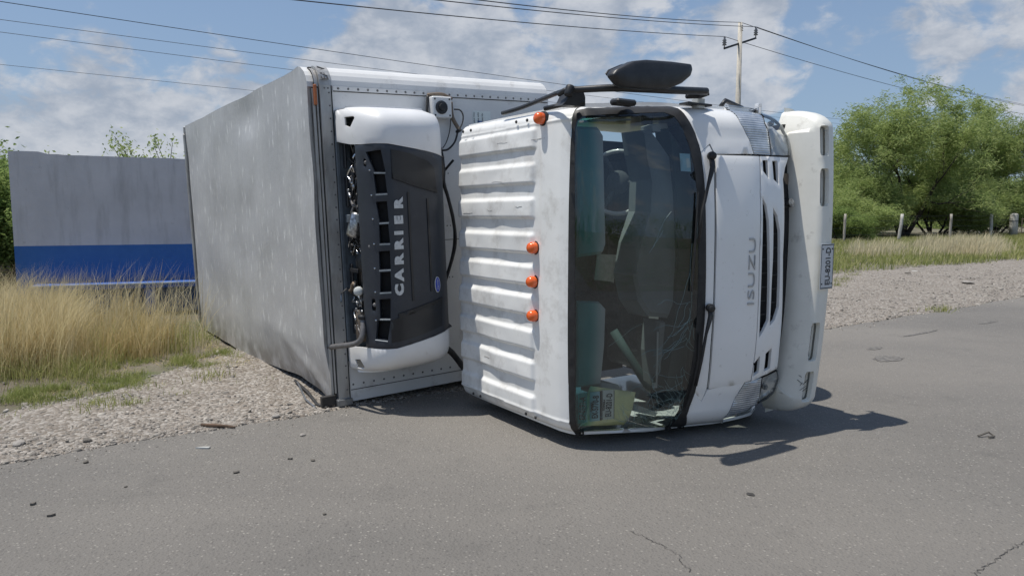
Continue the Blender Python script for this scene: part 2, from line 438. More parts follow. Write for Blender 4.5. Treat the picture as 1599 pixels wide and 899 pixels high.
def text(s, size, M, material, parent, name='lettering', depth=.002, align='CENTER', sx=1.0, bold=0.0, T=None, shear=0.0):
    cu = bpy.data.curves.new(name, 'FONT'); cu.body = s; cu.size = size; cu.extrude = depth; cu.align_x = align; cu.align_y = 'CENTER'; cu.offset = bold; cu.shear = shear
    cu.resolution_u = 3
    ob = bpy.data.objects.new('tmp', cu); COL.objects.link(ob)
    dg = bpy.context.evaluated_depsgraph_get(); me = bpy.data.meshes.new_from_object(ob.evaluated_get(dg))
    COL.objects.unlink(ob); bpy.data.objects.remove(ob)
    for v in me.vertices:
        p = M @ Vector((v.co.x*sx, v.co.y, v.co.z)); v.co = T(*p) if T else p
    me.materials.clear(); me.name = name
    return link(name, me, material, parent)
def TM(o, ang=0.0, n=(1, 0, 0), xdir=(0, 0, 1)):   # text frame: reads upward, letter tops toward vehicle top
    n = Vector(n).normalized(); x = Vector(xdir); x = (x-n*x.dot(n)).normalized(); y = n.cross(x)
    x2 = x*math.cos(ang)+y*math.sin(ang); y2 = n.cross(x2)
    return Matrix(((x2.x, y2.x, n.x, o[0]), (x2.y, y2.y, n.y, o[1]), (x2.z, y2.z, n.z, o[2]), (0, 0, 0, 1)))

# ================================================================== SETTING
E0 = Vector((-2.99, 4.17)); ED = Vector((.809, .588)).normalized(); EN = Vector((-.588, .809)).normalized()
def sp_xy(s, p): q = E0+ED*s+EN*p; return q.x, q.y
def edge_wob(s): return .10*mnoise.noise(Vector((s*.9, 3.1, 0)))+.05*mnoise.noise(Vector((s*3.7, 9, 0)))
def grass_edge(s):
    g = float(np.interp(s, [-12, -2, 0, .6, 1.4, 2.1, 4, 7, 17, 27, 60], [1.2, 1.15, 1.25, 1.55, 2.4, 3.0, 4.5, 5.0, 5.1, 4.5, 4.3]))
    return g+.25*mnoise.noise(Vector((s*.8, 1.7, 2)))

# ---- ground sheet (soil) with gentle unevenness beyond the road
def ground_mat():
    m = bpy.data.materials.new('soil'); m.use_nodes = True; t = NT(m.node_tree); b = t.n['Principled BSDF']
    o = t.new('ShaderNodeNewGeometry').outputs['Position']
    c = t.mix(t.maprange(t.noise(o, .5, 8, .6), .35, .65), (.155, .128, .10), (.22, .19, .15))
    c = t.mix(t.maprange(t.noise(o, 1.3, 8, .65), .45, .62), c, (.12, .135, .06))
    c = t.mix(t.maprange(t.noise(o, 30, 4), .4, .7, 0, .5), c, (.09, .08, .06))
    t.l.new(c, b.inputs['Base Color']); b.inputs['Roughness'].default_value = .95
    bp = t.new('ShaderNodeBump', ins={'Height': t.noise(o, 14, 8, .7)}); bp.inputs['Strength'].default_value = .8; bp.inputs['Distance'].default_value = .05
    t.l.new(bp.outputs[0], b.inputs['Normal']); return m
soil = ground_mat()
ss = [-900, -300, -120, -60, -30, -15]+[x*.5 for x in range(-20, 140)]+[90, 130, 200, 350, 700, 1500]
pp = [-900, -200, -60, -20, -12, -8, -1, -.3]+[x*.25 for x in range(0, 60)]+[16, 18, 22, 30, 45, 80, 150, 400, 1500]
def gz(s, p):
    if p <= 0: return -.012
    k = min(1, p/1.0); far = min(1, max(0, (p-3)/10))
    return -.012+k*(.035*mnoise.noise(Vector((s*.7, p*.9, 0)))+.012*mnoise.noise(Vector((s*3, p*3, 0))))-.005*k+far*.05*mnoise.noise(Vector((s*.15, p*.2, 4)))
g = MB(); g.grid(lambda s, p: (*sp_xy(s, p), gz(s, p)), ss, pp, flip=False)
tag(g.build('ground', soil, smooth=True), kind='structure')

# ---- road
def asphalt_mat():
    m = bpy.data.materials.new('asphalt'); m.use_nodes = True; t = NT(m.node_tree); b = t.n['Principled BSDF']
    o = t.new('ShaderNodeNewGeometry').outputs['Position']
    c = t.mix(t.maprange(t.noise(o, .8, 6, .6), .3, .7), (.166, .155, .140), (.196, .184, .167))
    c = t.mix(t.maprange(t.noise(o, 5, 7, .7), .35, .65, 0, .5), c, (.205, .191, .172))
    mp = t.new('ShaderNodeMapping', ins={'Vector': o}); mp.inputs['Rotation'].default_value = (0, 0, -math.radians(36)); mp.inputs['Scale'].default_value = (.12, 1, 1)
    c = t.mix(t.maprange(t.noise(mp.outputs[0], .9, 4, .5), .42, .62, 0, .5), c, (.138, .131, .122))
    v1 = t.new('ShaderNodeTexVoronoi', ins={'Vector': o}); v1.inputs['Scale'].default_value = 62
    sepc = t.new('ShaderNodeSeparateColor', ins={0: v1.outputs['Color']})
    f1 = t.math('MULTIPLY', t.maprange(v1.outputs['Distance'], .32, .42, 1, 0), t.maprange(sepc.outputs[0], .78, .92))
    c = t.mix(t.math('MULTIPLY', f1, .75), c, (.40, .375, .335))
    f2 = t.math('MULTIPLY', t.maprange(v1.outputs['Distance'], .3, .5, 1, 0), t.maprange(sepc.outputs[1], .74, .9))
    c = t.mix(t.math('MULTIPLY', f2, .6), c, (.085, .08, .076))
    fine = t.noise(o, 160, 5, .75)
    c = t.mix(t.maprange(fine, .35, .68, 0, .55), c, (.115, .11, .104))
    v2 = t.new('ShaderNodeTexVoronoi', ins={'Vector': o}); v2.inputs['Scale'].default_value = 9
    s2 = t.new('ShaderNodeSeparateColor', ins={0: v2.outputs['Color']})
    f3 = t.math('MULTIPLY', t.maprange(v2.outputs['Distance'], .05, .16, 1, 0), t.maprange(s2.outputs[0], .82, .9))
    c = t.mix(t.math('MULTIPLY', f3, .5), c, (.09, .085, .08))
    t.l.new(c, b.inputs['Base Color']); c = t.mix(t.maprange(t.noise(o, .35, 5, .5), .40, .62, 0, .5), c, (.225, .208, .186)); c = t.mix(t.maprange(t.noise(o, 2.2, 9, .72), .56, .70, 0, .35), c, (.105, .10, .093)); t.l.new(c, b.inputs['Base Color']); b.inputs['Roughness'].default_value = .88; b.inputs['Specular IOR Level'].default_value = .35
    h = t.math('ADD', t.math('MULTIPLY', fine, .6), t.math('MULTIPLY', t.maprange(v1.outputs['Distance'], 0, .6, 1, 0), .6))
    bp = t.new('ShaderNodeBump', ins={'Height': h}); bp.inputs['Strength'].default_value = .9; bp.inputs['Distance'].default_value = .008
    t.l.new(bp.outputs[0], b.inputs['Normal']); return m
asph = asphalt_mat()
ss2 = [-900, -200, -60, -20]+[x*.12 for x in range(-100, 420)]+[60, 80, 120, 200, 500, 1500]
g = MB(); g.grid(lambda s, k: (*sp_xy(s, (-11.0, -8, -4, -2, -.6, edge_wob(s), edge_wob(s)+.04)[k]), (0, 0, 0, 0, 0, 0, -.03)[k]), ss2, range(7))
road = tag(g.build('road', asph), kind='structure')
# fine cracks in the asphalt, real grooves drawn as thin dark strips just above the surface
tar = mat('tar_dark', (.035, .033, .031), (.06, .057, .053), 30, .85)
stain_m = mat('oil_stain', (.10, .094, .087), (.178, .166, .15), 22, .85, contrast=(.45, .58))
def crack(pts, wd):
    P = []
    for i in range(len(pts)-1):
        a, b = ground_pt(*pts[i]), ground_pt(*pts[i+1])
        for k in range(12):
            q = a.lerp(b, k/12); j = .012; P.append((q.x+random.uniform(-j, j), q.y+random.uniform(-j, j)))
    v = []; 
    for i, p in enumerate(P):
        a = P[max(i-1, 0)]; b = P[min(i+1, len(P)-1)]; d = Vector((b[0]-a[0], b[1]-a[1])).normalized(); ww = wd*random.uniform(.3, 1)
        v += [(p[0]-d.y*ww, p[1]+d.x*ww, .003), (p[0]+d.y*ww, p[1]-d.x*ww, .003)]
    mesh('crack', v, [(2*i, 2*i+1, 2*i+3, 2*i+2) for i in range(len(P)-1)], tar, road)
crack([(985, 828), (1010, 840), (1035, 852), (1060, 868), (1080, 895)], .0022)
crack([(1599, 845), (1572, 862), (1545, 880), (1520, 899)], .0025)
def flat_blob(name, x, y, rs, rp, material, z=.004, parent=None, seed=0):
    c = ground_pt(x, y); v = [(c.x, c.y, z)]
    for k in range(40):
        a = 2*math.pi*k/40; rr = 1+.4*mnoise.noise(Vector((math.cos(a)*1.5+seed, math.sin(a)*1.5, seed)))+.22*mnoise.noise(Vector((math.cos(a)*6+seed, math.sin(a)*6, seed)))
        q = ED*math.cos(a)*rs*rr+EN*math.sin(a)*rp*rr; v.append((c.x+q.x, c.y+q.y, z))
    return mesh(name, v, [(0, k+1, (k+1) % 40+1) for k in range(40)], material, parent)
flat_blob('stain', 1387, 560, .19, .11, stain_m, .004, road, 1)
flat_blob('stain', 1365, 544, .13, .05, stain_m, .004, road, 2)
flat_blob('stain', 1440, 520, .45, .03, stain_m, .004, road, 3)
flat_blob('stain', 1545, 503, .30, .035, stain_m, .004, road, 4)
flat_blob('stain', 1172, 772, .02, .02, tar, .004, road, 5)
# pale worn edge of the asphalt, built as a thin worn strip of fines
# ---- gravel shoulder sheet + stones
def gravel_mat():
    m = bpy.data.materials.new('gravel'); m.use_nodes = True; t = NT(m.node_tree); b = t.n['Principled BSDF']
    o = t.new('ShaderNodeNewGeometry').outputs['Position']
    c = t.mix(t.maprange(t.noise(o, 1.2, 8, .6), .35, .65), (.19, .16, .13), (.25, .215, .18))
    v = t.new('ShaderNodeTexVoronoi', ins={'Vector': o}); v.inputs['Scale'].default_value = 34
    s = t.new('ShaderNodeSeparateColor', ins={0: v.outputs['Color']})
    c = t.mix(t.maprange(s.outputs[0], .3, 1, 0, .75), c, (.46, .43, .39)); c = t.mix(t.maprange(s.outputs[1], .6, 1, 0, .7), c, (.19, .165, .14))
    t.l.new(c, b.inputs['Base Color']); b.inputs['Roughness'].default_value = .95
    bp = t.new('ShaderNodeBump', ins={'Height': t.math('SUBTRACT', 1.0, v.outputs['Distance'])}); bp.inputs['Strength'].default_value = 1; bp.inputs['Distance'].default_value = .03
    t.l.new(bp.outputs[0], b.inputs['Normal']); return m
grav = gravel_mat()
ss3 = [x*.25 for x in range(-60, 320)]+[90, 120, 180, 300]
kk = [0, .03, .1, .2, .3, .4, .5, .6, .7, .8, .9, 1.0]
def gp(s, k):
    a = edge_wob(s)-.02; b_ = grass_edge(s)-.05+.25*mnoise.noise(Vector((s*2.2, 5, 5))); p = a+(b_-a)*k
    return (*sp_xy(s, p), max(gz(s, p), -.05)+(.012 if .02 < k < .95 else (-.01 if k <= 0.02 else .001))+.01*k)
g = MB(); g.grid(gp, ss3, kk)
tag(g.build('gravel_shoulder', grav, smooth=True), kind='structure')

def stone_mat(name, a, b_):
    m = bpy.data.materials.new(name); m.use_nodes = True; t = NT(m.node_tree); b = t.n['Principled BSDF']
    ge = t.new('ShaderNodeNewGeometry'); r = ge.outputs['Random Per Island']
    ramp = t.new('ShaderNodeValToRGB', ins={0: r}); e = ramp.color_ramp.elements
    e[0].color = (*a, 1); e[1].color = (*b_, 1); x = e.new(.5); x.color = (.24, .215, .185, 1)
    c = t.mix(t.maprange(t.noise(ge.outputs['Position'], 60, 5), .35, .65, 0, .4), ramp.outputs[0], (.24, .22, .2))
    t.l.new(c, b.inputs['Base Color']); b.inputs['Roughness'].default_value = .9; return m
stone_m = stone_mat('stones', (.12, .11, .098), (.41, .38, .335))
# icosahedron template
ph = (1+5**.5)/2
ICO_V = np.array([(-1, ph, 0), (1, ph, 0), (-1, -ph, 0), (1, -ph, 0), (0, -1, ph), (0, 1, ph), (0, -1, -ph), (0, 1, -ph), (ph, 0, -1), (ph, 0, 1), (-ph, 0, -1), (-ph, 0, 1)])/math.sqrt(1+ph*ph)
ICO_F = np.array([(0, 11, 5), (0, 5, 1), (0, 1, 7), (0, 7, 10), (0, 10, 11), (1, 5, 9), (5, 11, 4), (11, 10, 2), (10, 7, 6), (7, 1, 8), (3, 9, 4), (3, 4, 2), (3, 2, 6), (3, 6, 8), (3, 8, 9), (4, 9, 5), (2, 4, 11), (6, 2, 10), (8, 6, 7), (9, 8, 1)])
def np_mesh(name, V, F, material, kind='stuff', parent=None):
    me = bpy.data.meshes.new(name); V = np.asarray(V, dtype=np.float32); F = np.asarray(F, dtype=np.int32)
    me.vertices.add(len(V)); me.vertices.foreach_set('co', V.ravel())
    k = F.shape[1]; me.loops.add(F.size); me.loops.foreach_set('vertex_index', F.ravel())
    me.polygons.add(len(F)); me.polygons.foreach_set('loop_start', np.arange(0, F.size, k, dtype=np.int32)); me.polygons.foreach_set('loop_total', np.full(len(F), k, dtype=np.int32))
    me.update(calc_edges=True); me.validate()
    o = link(name, me, material, parent)
    if kind: o['kind'] = kind
    return o
def stones(name, pos, size, material, flat=.55):
    n = len(pos); V = ICO_V[None]*(1+rng.uniform(-.42, .34, (n, 12, 1)))
    sc_ = size[:, None, None]*np.stack([rng.uniform(.8, 1.5, n), rng.uniform(.6, 1.1, n), rng.uniform(.35, .8, n)*flat/.55], 1)[:, None]
    V = V*sc_; a = rng.uniform(0, 6.28, n); ca, sa = np.cos(a)[:, None], np.sin(a)[:, None]
    t = rng.normal(0, .3, n)[:, None]
    x, y, z = V[..., 0], V[..., 1], V[..., 2]; z2 = z+x*t
    V = np.stack([x*ca-y*sa, x*sa+y*ca, z2], -1)+pos[:, None]
    F = ICO_F[None]+(np.arange(n)*12)[:, None, None]
    return np_mesh(name, V.reshape(-1, 3), F.reshape(-1, 3), material)
P = []; Sz = []
def add_stones(n, s0, s1, p0f, p1f, a, b, cut=None):
    for _ in range(n):
        s = random.uniform(s0, s1); lo, hi = p0f(s), p1f(s); p = random.uniform(lo, hi)
        if cut and random.random() < cut(s, p): continue
        r = a*(b/a)**(random.random()**2.2); P.append((*sp_xy(s, p), gz(s, p)+.012-.05*r)); Sz.append(r)
def ge_n(s, o): return grass_edge(s)+o+.25*mnoise.noise(Vector((s*2.2, 5, 5)))
add_stones(30000, -1.5, 4.5, lambda s: edge_wob(s)-.0, lambda s: ge_n(s, -.02), .004, .019)
add_stones(900, -1.5, 4.5, lambda s: edge_wob(s)-.0, lambda s: ge_n(s, .02), .015, .032)
add_stones(500, -1.5, 4.5, lambda s: grass_edge(s)-.1, lambda s: grass_edge(s)+1.3, .006, .022)
add_stones(700, -1.5, 4, lambda s: edge_wob(s)-.20, lambda s: edge_wob(s)+.02, .003, .011)
add_stones(22000, 5.5, 30, lambda s: edge_wob(s), lambda s: ge_n(s, .1), .010, .036)
add_stones(1100, 5.5, 30, lambda s: edge_wob(s)-.25, lambda s: edge_wob(s)+.05, .006, .018)
P = np.array(P); Sz = np.array(Sz)
tag(stones('gravel_stones', P, Sz, stone_m))

# ---- grass
def grass_mat(name, a, b_, c_, trans=.35):
    m = bpy.data.materials.new(name); m.use_nodes = True; t = NT(m.node_tree); t.n.clear()
    ge = t.new('ShaderNodeNewGeometry'); ramp = t.new('ShaderNodeValToRGB', ins={0: ge.outputs['Random Per Island']}); e = ramp.color_ramp.elements
    e[0].color = (*a, 1); e[1].color = (*c_, 1); x = e.new(.5); x.color = (*b_, 1)
    n = t.maprange(t.noise(ge.outputs['Position'], 1.1, 4), .38, .62, 0, .5)
    c = t.mix(n, ramp.outputs[0], a)
    d = t.new('ShaderNodeBsdfDiffuse', ins={0: c}); tr = t.new('ShaderNodeBsdfTranslucent', ins={0: c})
    mx = t.new('ShaderNodeMixShader', ins={0: trans, 1: d.outputs[0], 2: tr.outputs[0]})
    t.new('ShaderNodeOutputMaterial', ins={0: mx.outputs[0]}); return m
dry_m = grass_mat('dry_grass', (.60, .48, .25), (.74, .62, .38), (.36, .34, .14), .4)
green_m = grass_mat('green_grass', (.20, .24, .07), (.31, .35, .12), (.48, .45, .23), .4)
mixg_m = grass_mat('rank_grass', (.24, .27, .08), (.36, .37, .14), (.58, .53, .30), .4)
def blades(name, base, h, wid, lean, material, seg=3, droop=.5):
    n = len(base); a = rng.uniform(0, 6.28, n); d = np.stack([np.cos(a), np.sin(a), np.zeros(n)], 1)
    la = rng.uniform(0, 6.28, n); ld = np.stack([np.cos(la), np.sin(la), np.zeros(n)], 1)*np.abs(rng.normal(0, lean, n))[:, None]
    ld = ld+np.array([.10, -.02, 0])
    V = []
    for k in range(seg):
        t = k/(seg); c = base+np.array([0, 0, 1.])*(h*t*(1-droop*.25*t))[:, None]+ld*(h*t**1.8)[:, None]
        wdt = (wid*(1-.75*t))[:, None]*d*.5
        V += [c-wdt, c+wdt]
    c = base+np.array([0, 0, 1.])*(h*(1-droop*.3))[:, None]+ld*h[:, None]*1.05; V.append(c)
    m = 2*seg+1; V = np.stack(V, 1); F = []
    for k in range(seg-1): F += [(2*k, 2*k+1, 2*k+3), (2*k, 2*k+3, 2*k+2)]
    F.append((2*seg-2, 2*seg-1, 2*seg)); F = np.array(F)[None]+(np.arange(n)*m)[:, None, None]
    return np_mesh(name, V.reshape(-1, 3), F.reshape(-1, 3), material)
def scatter(n, s0, s1, p0, p1, dens=None, clump=None):
    out = []
    while len(out) < n:
        s = random.uniform(s0, s1); p = random.uniform(p0, p1)
        if dens is None or random.random() < dens(s, p): out.append((*sp_xy(s, p), gz(s, p)))
    return np.array(out)
def hash2(x, y, k=0): return mnoise.noise(Vector((x, y, k*7.3)))
def in_box(x, y):   # under the overturned truck
    q = Vector((x, y, 0))-A0; return -5.5 < q.dot(FW) < .1 and -.12 < q.dot(UD) < 3
# tufts of tall dry grass on the left: tufts as seeds, blades around
def tufts(centres, per, spread, h0, h1, material, name, wid=.006, lean=.22):
    B = []; Hh = []
    for (x, y, k) in centres:
        m = int(per*k)
        q = rng.normal(0, spread, (m, 2)); 
        for i in range(m):
            px, py = x+q[i, 0], y+q[i, 1]
            if in_box(px, py): continue
            B.append((px, py, 0)); Hh.append(random.uniform(h0, h1)*(.6+.4*k)*math.exp(-(q[i, 0]**2+q[i, 1]**2)/(5*spread*spread)))
    B = np.array(B); Hh = np.array(Hh)
    return blades(name, B, Hh, np.full(len(B), wid), lean, material, 3, .4)
C1 = []; C2 = []
for _ in range(70):
    x = random.uniform(0, 325); y = random.uniform(500, 590)
    lim = np.interp(x, [0, 120, 200, 310, 330], [592, 582, 566, 546, 536])
    if y > lim: continue
    q = ground_pt(x, y); C1.append((q.x, q.y, random.uniform(.35, 1.0)))
tag(tufts(C1, 190, .085, .28, .86, dry_m, 'tall_dry_grass', .0055, .36))
CL = []
for _ in range(34):
    q = ground_pt(random.uniform(-140, 95), random.uniform(525, 584)); CL.append((q.x, q.y, random.uniform(.85, 1.15)))
tag(tufts(CL, 330, .15, .62, 1.10, grass_mat('feather_grass', (.62, .52, .30), (.80, .70, .46), (.46, .40, .20), .45), 'feathery_dry_grass', .005, .34))
st_ = []
for _ in range(900):
    q = ground_pt(random.uniform(-40, 325), random.uniform(500, 560)); st_.append((q.x, q.y, 0))
st_ = np.array([q for q in st_ if not in_box(q[0], q[1])])
tag(blades('seed_stalks', st_, rng.uniform(.6, 1.0, len(st_)), np.full(len(st_), .006), .30, grass_mat('stalk', (.62, .54, .34), (.80, .72, .50), (.50, .42, .24), .3), 3, .3))
for _ in range(210):
    x = random.uniform(-80, 335); y = random.uniform(520, 600)
    lim = np.interp(x, [0, 120, 200, 310, 340], [600, 594, 570, 550, 540])
    if y > lim: continue
    q = ground_pt(x, y); C2.append((q.x, q.y, random.uniform(.4, 1.0)))
tag(tufts(C2, 95, .12, .12, .40, mixg_m, 'rank_green_grass', .005, .7))
# short green grass in patches between the gravel and the tall grass
def shortden(s, p):
    g0 = grass_edge(s); 
    if p < g0-.35: return 0
    return max(0, min(1, .55+2.6*hash2(s*1.1, p*1.1, 1)+1.1*hash2(s*3, p*3, 2)))*min(1, (p-g0+.35)/.35)
PATCH = [(ground_pt(x, y), rs_, rp_, wt_) for x, y, rs_, rp_, wt_ in ((30, 622, .45, .28, 1.0), (-60, 640, .5, .25, 1), (95, 612, .25, .28, 1), (175, 600, .22, .30, 1), (205, 575, .25, .3, 1.0), (300, 568, .22, .28, 1), (335, 556, .22, .25, 1),
   (150, 632, .10, .08, .5), (310, 612, .20, .05, .22), (205, 634, .09, .06, .4), (395, 592, .12, .05, .2), (20, 648, .25, .08, .6), (-200, 660, .6, .5, 1), (-400, 690, .8, .5, 1))]
def pden(x, y):
    d = 0; v2 = Vector((x, y))
    for c_, a, b_, wt_ in PATCH:
        q = v2-c_.xy; d = max(d, wt_*math.exp(-(q.dot(ED)/a)**2-(q.dot(EN)/b_)**2))
    return d*max(0, min(1, .35+2.6*hash2(x*3.5, y*3.5, 4)+1.2*hash2(x*9, y*9, 2)))
sgl = []
while len(sgl) < 17000:
    s = random.uniform(-1.6, 3.0); pp_ = random.uniform(.8, 4.3); x, y = sp_xy(s, pp_)
    if random.random() < pden(x, y) and not in_box(x, y): sgl.append((x, y, gz(s, pp_)+.004))
sg = np.array(sgl)
tag(blades('short_grass', sg, rng.uniform(.02, .10, len(sg)), np.full(len(sg), .005), .8, green_m, 2, .5))
# dead straw lying on the dark soil under the tall grass
dl = scatter(5000, -1.4, 3.0, 1.6, 4.2, lambda s, p: max(0, .3+hash2(s*2, p*2, 9)))
dl = np.array([q for q in dl if not in_box(q[0], q[1])])
tag(blades('dead_straw', dl, rng.uniform(.02, .07, len(dl)), np.full(len(dl), .004), 2.2, dry_m, 2, .9))
# verge on the far right: grass strip, seed heads
def farden(s, p):
    return max(.08, min(1, .62+1.6*hash2(s*.35, p*.5, 3)+.6*hash2(s*1.3, p*1.3, 2)))*min(1, max(0, (p-grass_edge(s)+.5)/1.2))
fg = scatter(60000, 9, 62, 4.0, 17, farden)
tag(blades('verge_grass', fg, rng.uniform(.06, .32, len(fg)), np.full(len(fg), .022), .5, mixg_m, 2, .5))
fg2 = scatter(26000, 9, 62, 4.6, 17, lambda s, p: farden(s+40, p))
tag(blades('verge_green_grass', fg2, rng.uniform(.06, .3, len(fg2)), np.full(len(fg2), .024), .5, green_m, 2, .5))
CB = []
for _ in range(60):
    x = random.uniform(1440, 1560); y = random.uniform(384, 402); q = ground_pt(x, y); CB.append((q.x, q.y, random.uniform(.6, 1.1)))
for _ in range(22):
    x = random.uniform(1330, 1400); y = random.uniform(388, 402); q = ground_pt(x, y); CB.append((q.x, q.y, random.uniform(.4, .7)))
tag(tufts(CB, 95, .4, .5, 1.0, grass_mat('straw', (.66, .57, .38), (.74, .66, .46), (.48, .44, .25)), 'tall_straw_grass', .018, .25))
# weeds sprouting on the gravel beside the road
wd = []
for (x, y) in ((1462, 486), (1470, 484), (500, 590), (150, 640), (330, 590), (1310, 440), (1318, 436), (1305, 446), (1330, 430)):
    c = ground_pt(x, y)
    for _ in range(60): wd.append((c.x+random.gauss(0, .1), c.y+random.gauss(0, .1), 0))
wd = np.array([q for q in wd if not in_box(q[0], q[1])])
tag(blades('roadside_weeds', wd, rng.uniform(.04, .14, len(wd)), np.full(len(wd), .008), .6, mixg_m, 2, .5))

# ---- trees
leaf_m = grass_mat('mesquite_leaf', (.25, .33, .11), (.36, .43, .16), (.47, .52, .24), .5)
leaf_d = grass_mat('bush_leaf', (.18, .26, .08), (.26, .34, .11), (.34, .40, .15), .45)
bark = mat('bark', (.060, .048, .038), (.03, .025, .021), 9, .95, bump=.5, bscale=30)
def make_tree(H, spread, tips_leaf, seed, leafmat, leaf_l=.13, leaf_w=.035, stems=4, depth=4, sig=.26, name='mesquite_tree', low=.3):
    r = random.Random(seed); tb = MB(); tips = []
    def grow(p, d, L, R, lev):
        pts = [p]; rad = [R]; q = p.copy(); dd = d.copy(); n = 4
        for i in range(n):
            dd = (dd+Vector((r.gauss(0, .16), r.gauss(0, .16), r.gauss(.02, .1)))).normalized(); q = q+dd*(L/n); pts.append(q.copy()); rad.append(R*(1-.45*(i+1)/n))
            if lev >= 2: tips.append((q.copy(), lev))
        tb.tube(pts, rad, 6 if lev < 2 else 4, caps=False)
        if lev >= depth: tips.append((q.copy(), lev)); tips.append((q.copy(), lev)); return
        for k in range(r.choice((3, 3, 4)) if lev < depth-1 else 3):
            i = r.randint(2, n) if k else n
            ax = Vector((r.gauss(0, 1), r.gauss(0, 1), r.gauss(.1, .6))).normalized()
            nd = (dd*.75+ax*.75).normalized(); nd.z = nd.z*.8+.12; nd.normalize()
            grow(pts[i].copy(), nd, L*r.uniform(.6, .82), rad[i]*.62, lev+1)
    for k in range(stems):
        a = 6.283*k/stems+r.uniform(-.5, .5); d = Vector((math.cos(a)*spread, math.sin(a)*spread, 1)).normalized()
        grow(Vector((math.cos(a)*.1, math.sin(a)*.1, -.1)), d, H*r.uniform(.28, .4), .028*H*.6, 0)
    zz = max(t[0].z for t in tips); k = H/zz
    tb.v = [(x*k, y*k, z*k) for x, y, z in tb.v]
    T = np.array([t[0][:] for t in tips])*k; T = T[T[:, 2] > low*H*.6]
    lr = np.random.default_rng(seed)
    per = np.maximum(3, (tips_leaf*lr.uniform(.1, 1.9, len(T))).astype(int)); idx = np.repeat(np.arange(len(T)), per); n = len(idx)
    c = T[idx]+lr.normal(0, sig, (n, 3))*np.array([1, 1, .55]); c[:, 2] = np.maximum(c[:, 2], .1)
    # leaves hang in sprays: long narrow quads pointing out and down
    a = lr.uniform(0, 6.28, n); dr = np.stack([np.cos(a), np.sin(a), lr.uniform(-.9, .45, n)], 1); dr /= np.linalg.norm(dr, axis=1)[:, None]
    sd_ = np.cross(dr, lr.normal(0, 1, (n, 3))); sd_ /= np.linalg.norm(sd_, axis=1)[:, None]+1e-9
    L = leaf_l*lr.uniform(.6, 1.4, n)[:, None]; wv = leaf_w*lr.uniform(.7, 1.3, n)[:, None]
    V = np.stack([c-sd_*wv*.3, c+dr*L*.5-sd_*wv*.6, c+dr*L, c+dr*L*.5+sd_*wv*.6], 1).reshape(-1, 3)
    F = np.arange(n*4).reshape(-1, 4)
    root = empty(name)
    tb.build('trunk', bark, root, smooth=True)
    cr = np_mesh('crown', V, F, leafmat, None, root)
    return root
def copy_tree(o, parent=None):
    c = o.copy(); COL.objects.link(c); c.parent = parent
    for ch in o.children:
        copy_tree(ch, c)
    return c
def put(root, loc, rz, s, label, group, sz=None, cat='tree'):
    root.location = loc; root.rotation_euler = (0, 0, rz); root.scale = (s, s, sz or s); tag(root, label, cat, group)
T1 = make_tree(8.0, .62, 13, 11, leaf_m, .24, .034, 6, 4, .20)
T2 = make_tree(6.5, .6, 14, 23, leaf_m, .24, .034, 5, 4, .20)
T3 = make_tree(4.0, .9, 40, 31, leaf_m, .18, .03, 7, 3, .30, name='mesquite_bush', low=.1)
T4 = make_tree(3.2, .8, 45, 47, leaf_d, .11, .04, 6, 3, .26, name='green_bush', low=.05)
def gxy(x, Y): return ((x-799.5)/FOC*Y*1.0, Y, -.05)
used = set()
def inst(T, *a, **k):
    if id(T) in used: o = copy_tree(T)
    else: used.add(id(T)); o = T
    put(o, *a, **k); return o
G = 'mesquite trees behind the roadside fence'
inst(T1, gxy(1408, 50), 0.4, 1.05, 'tallest spreading mesquite tree, just right of the truck bumper behind the leaning white post', G, 1.36)
inst(T2, gxy(1540, 55), 2.1, .98, 'mesquite tree with a long bare slanting branch, between the tallest one and the frame edge', G, 1.55)
inst(T2, gxy(1625, 56), 4.0, .85, 'rounded mesquite tree behind the concrete gate post at the right edge', G)
inst(T1, gxy(1322, 58), 3.3, .80, 'lower mesquite tree partly behind the truck bumper', G)
inst(T3, gxy(1335, 47), 1.0, 1.0, 'low bright mesquite bush close to the fence beside the bumper', 'mesquite bushes along the fence', cat='bush')
inst(T3, gxy(1455, 51), 2.0, 1.15, 'mesquite bush under the gap between the two tallest trees', 'mesquite bushes along the fence', cat='bush')
inst(T3, gxy(1550, 54), 5.0, 1.1, 'mesquite bush left of the gate post', 'mesquite bushes along the fence', cat='bush')
inst(T3, gxy(1300, 52), 2.5, 1.25, 'mesquite bush hidden partly by the truck bumper, behind the slim post', 'mesquite bushes along the fence', cat='bush')
inst(T3, gxy(1500, 58), 1.4, 1.5, 'wide mesquite bush filling the gap right of the tallest tree', 'mesquite bushes along the fence', cat='bush')
inst(T3, gxy(1640, 56), .3, 1.3, 'mesquite bush behind the farm gate at the right edge', 'mesquite bushes along the fence', cat='bush')
inst(T4, gxy(1312, 39), .3, .6, 'small dark bush right beside the truck bumper', 'mesquite bushes along the fence', cat='bush')
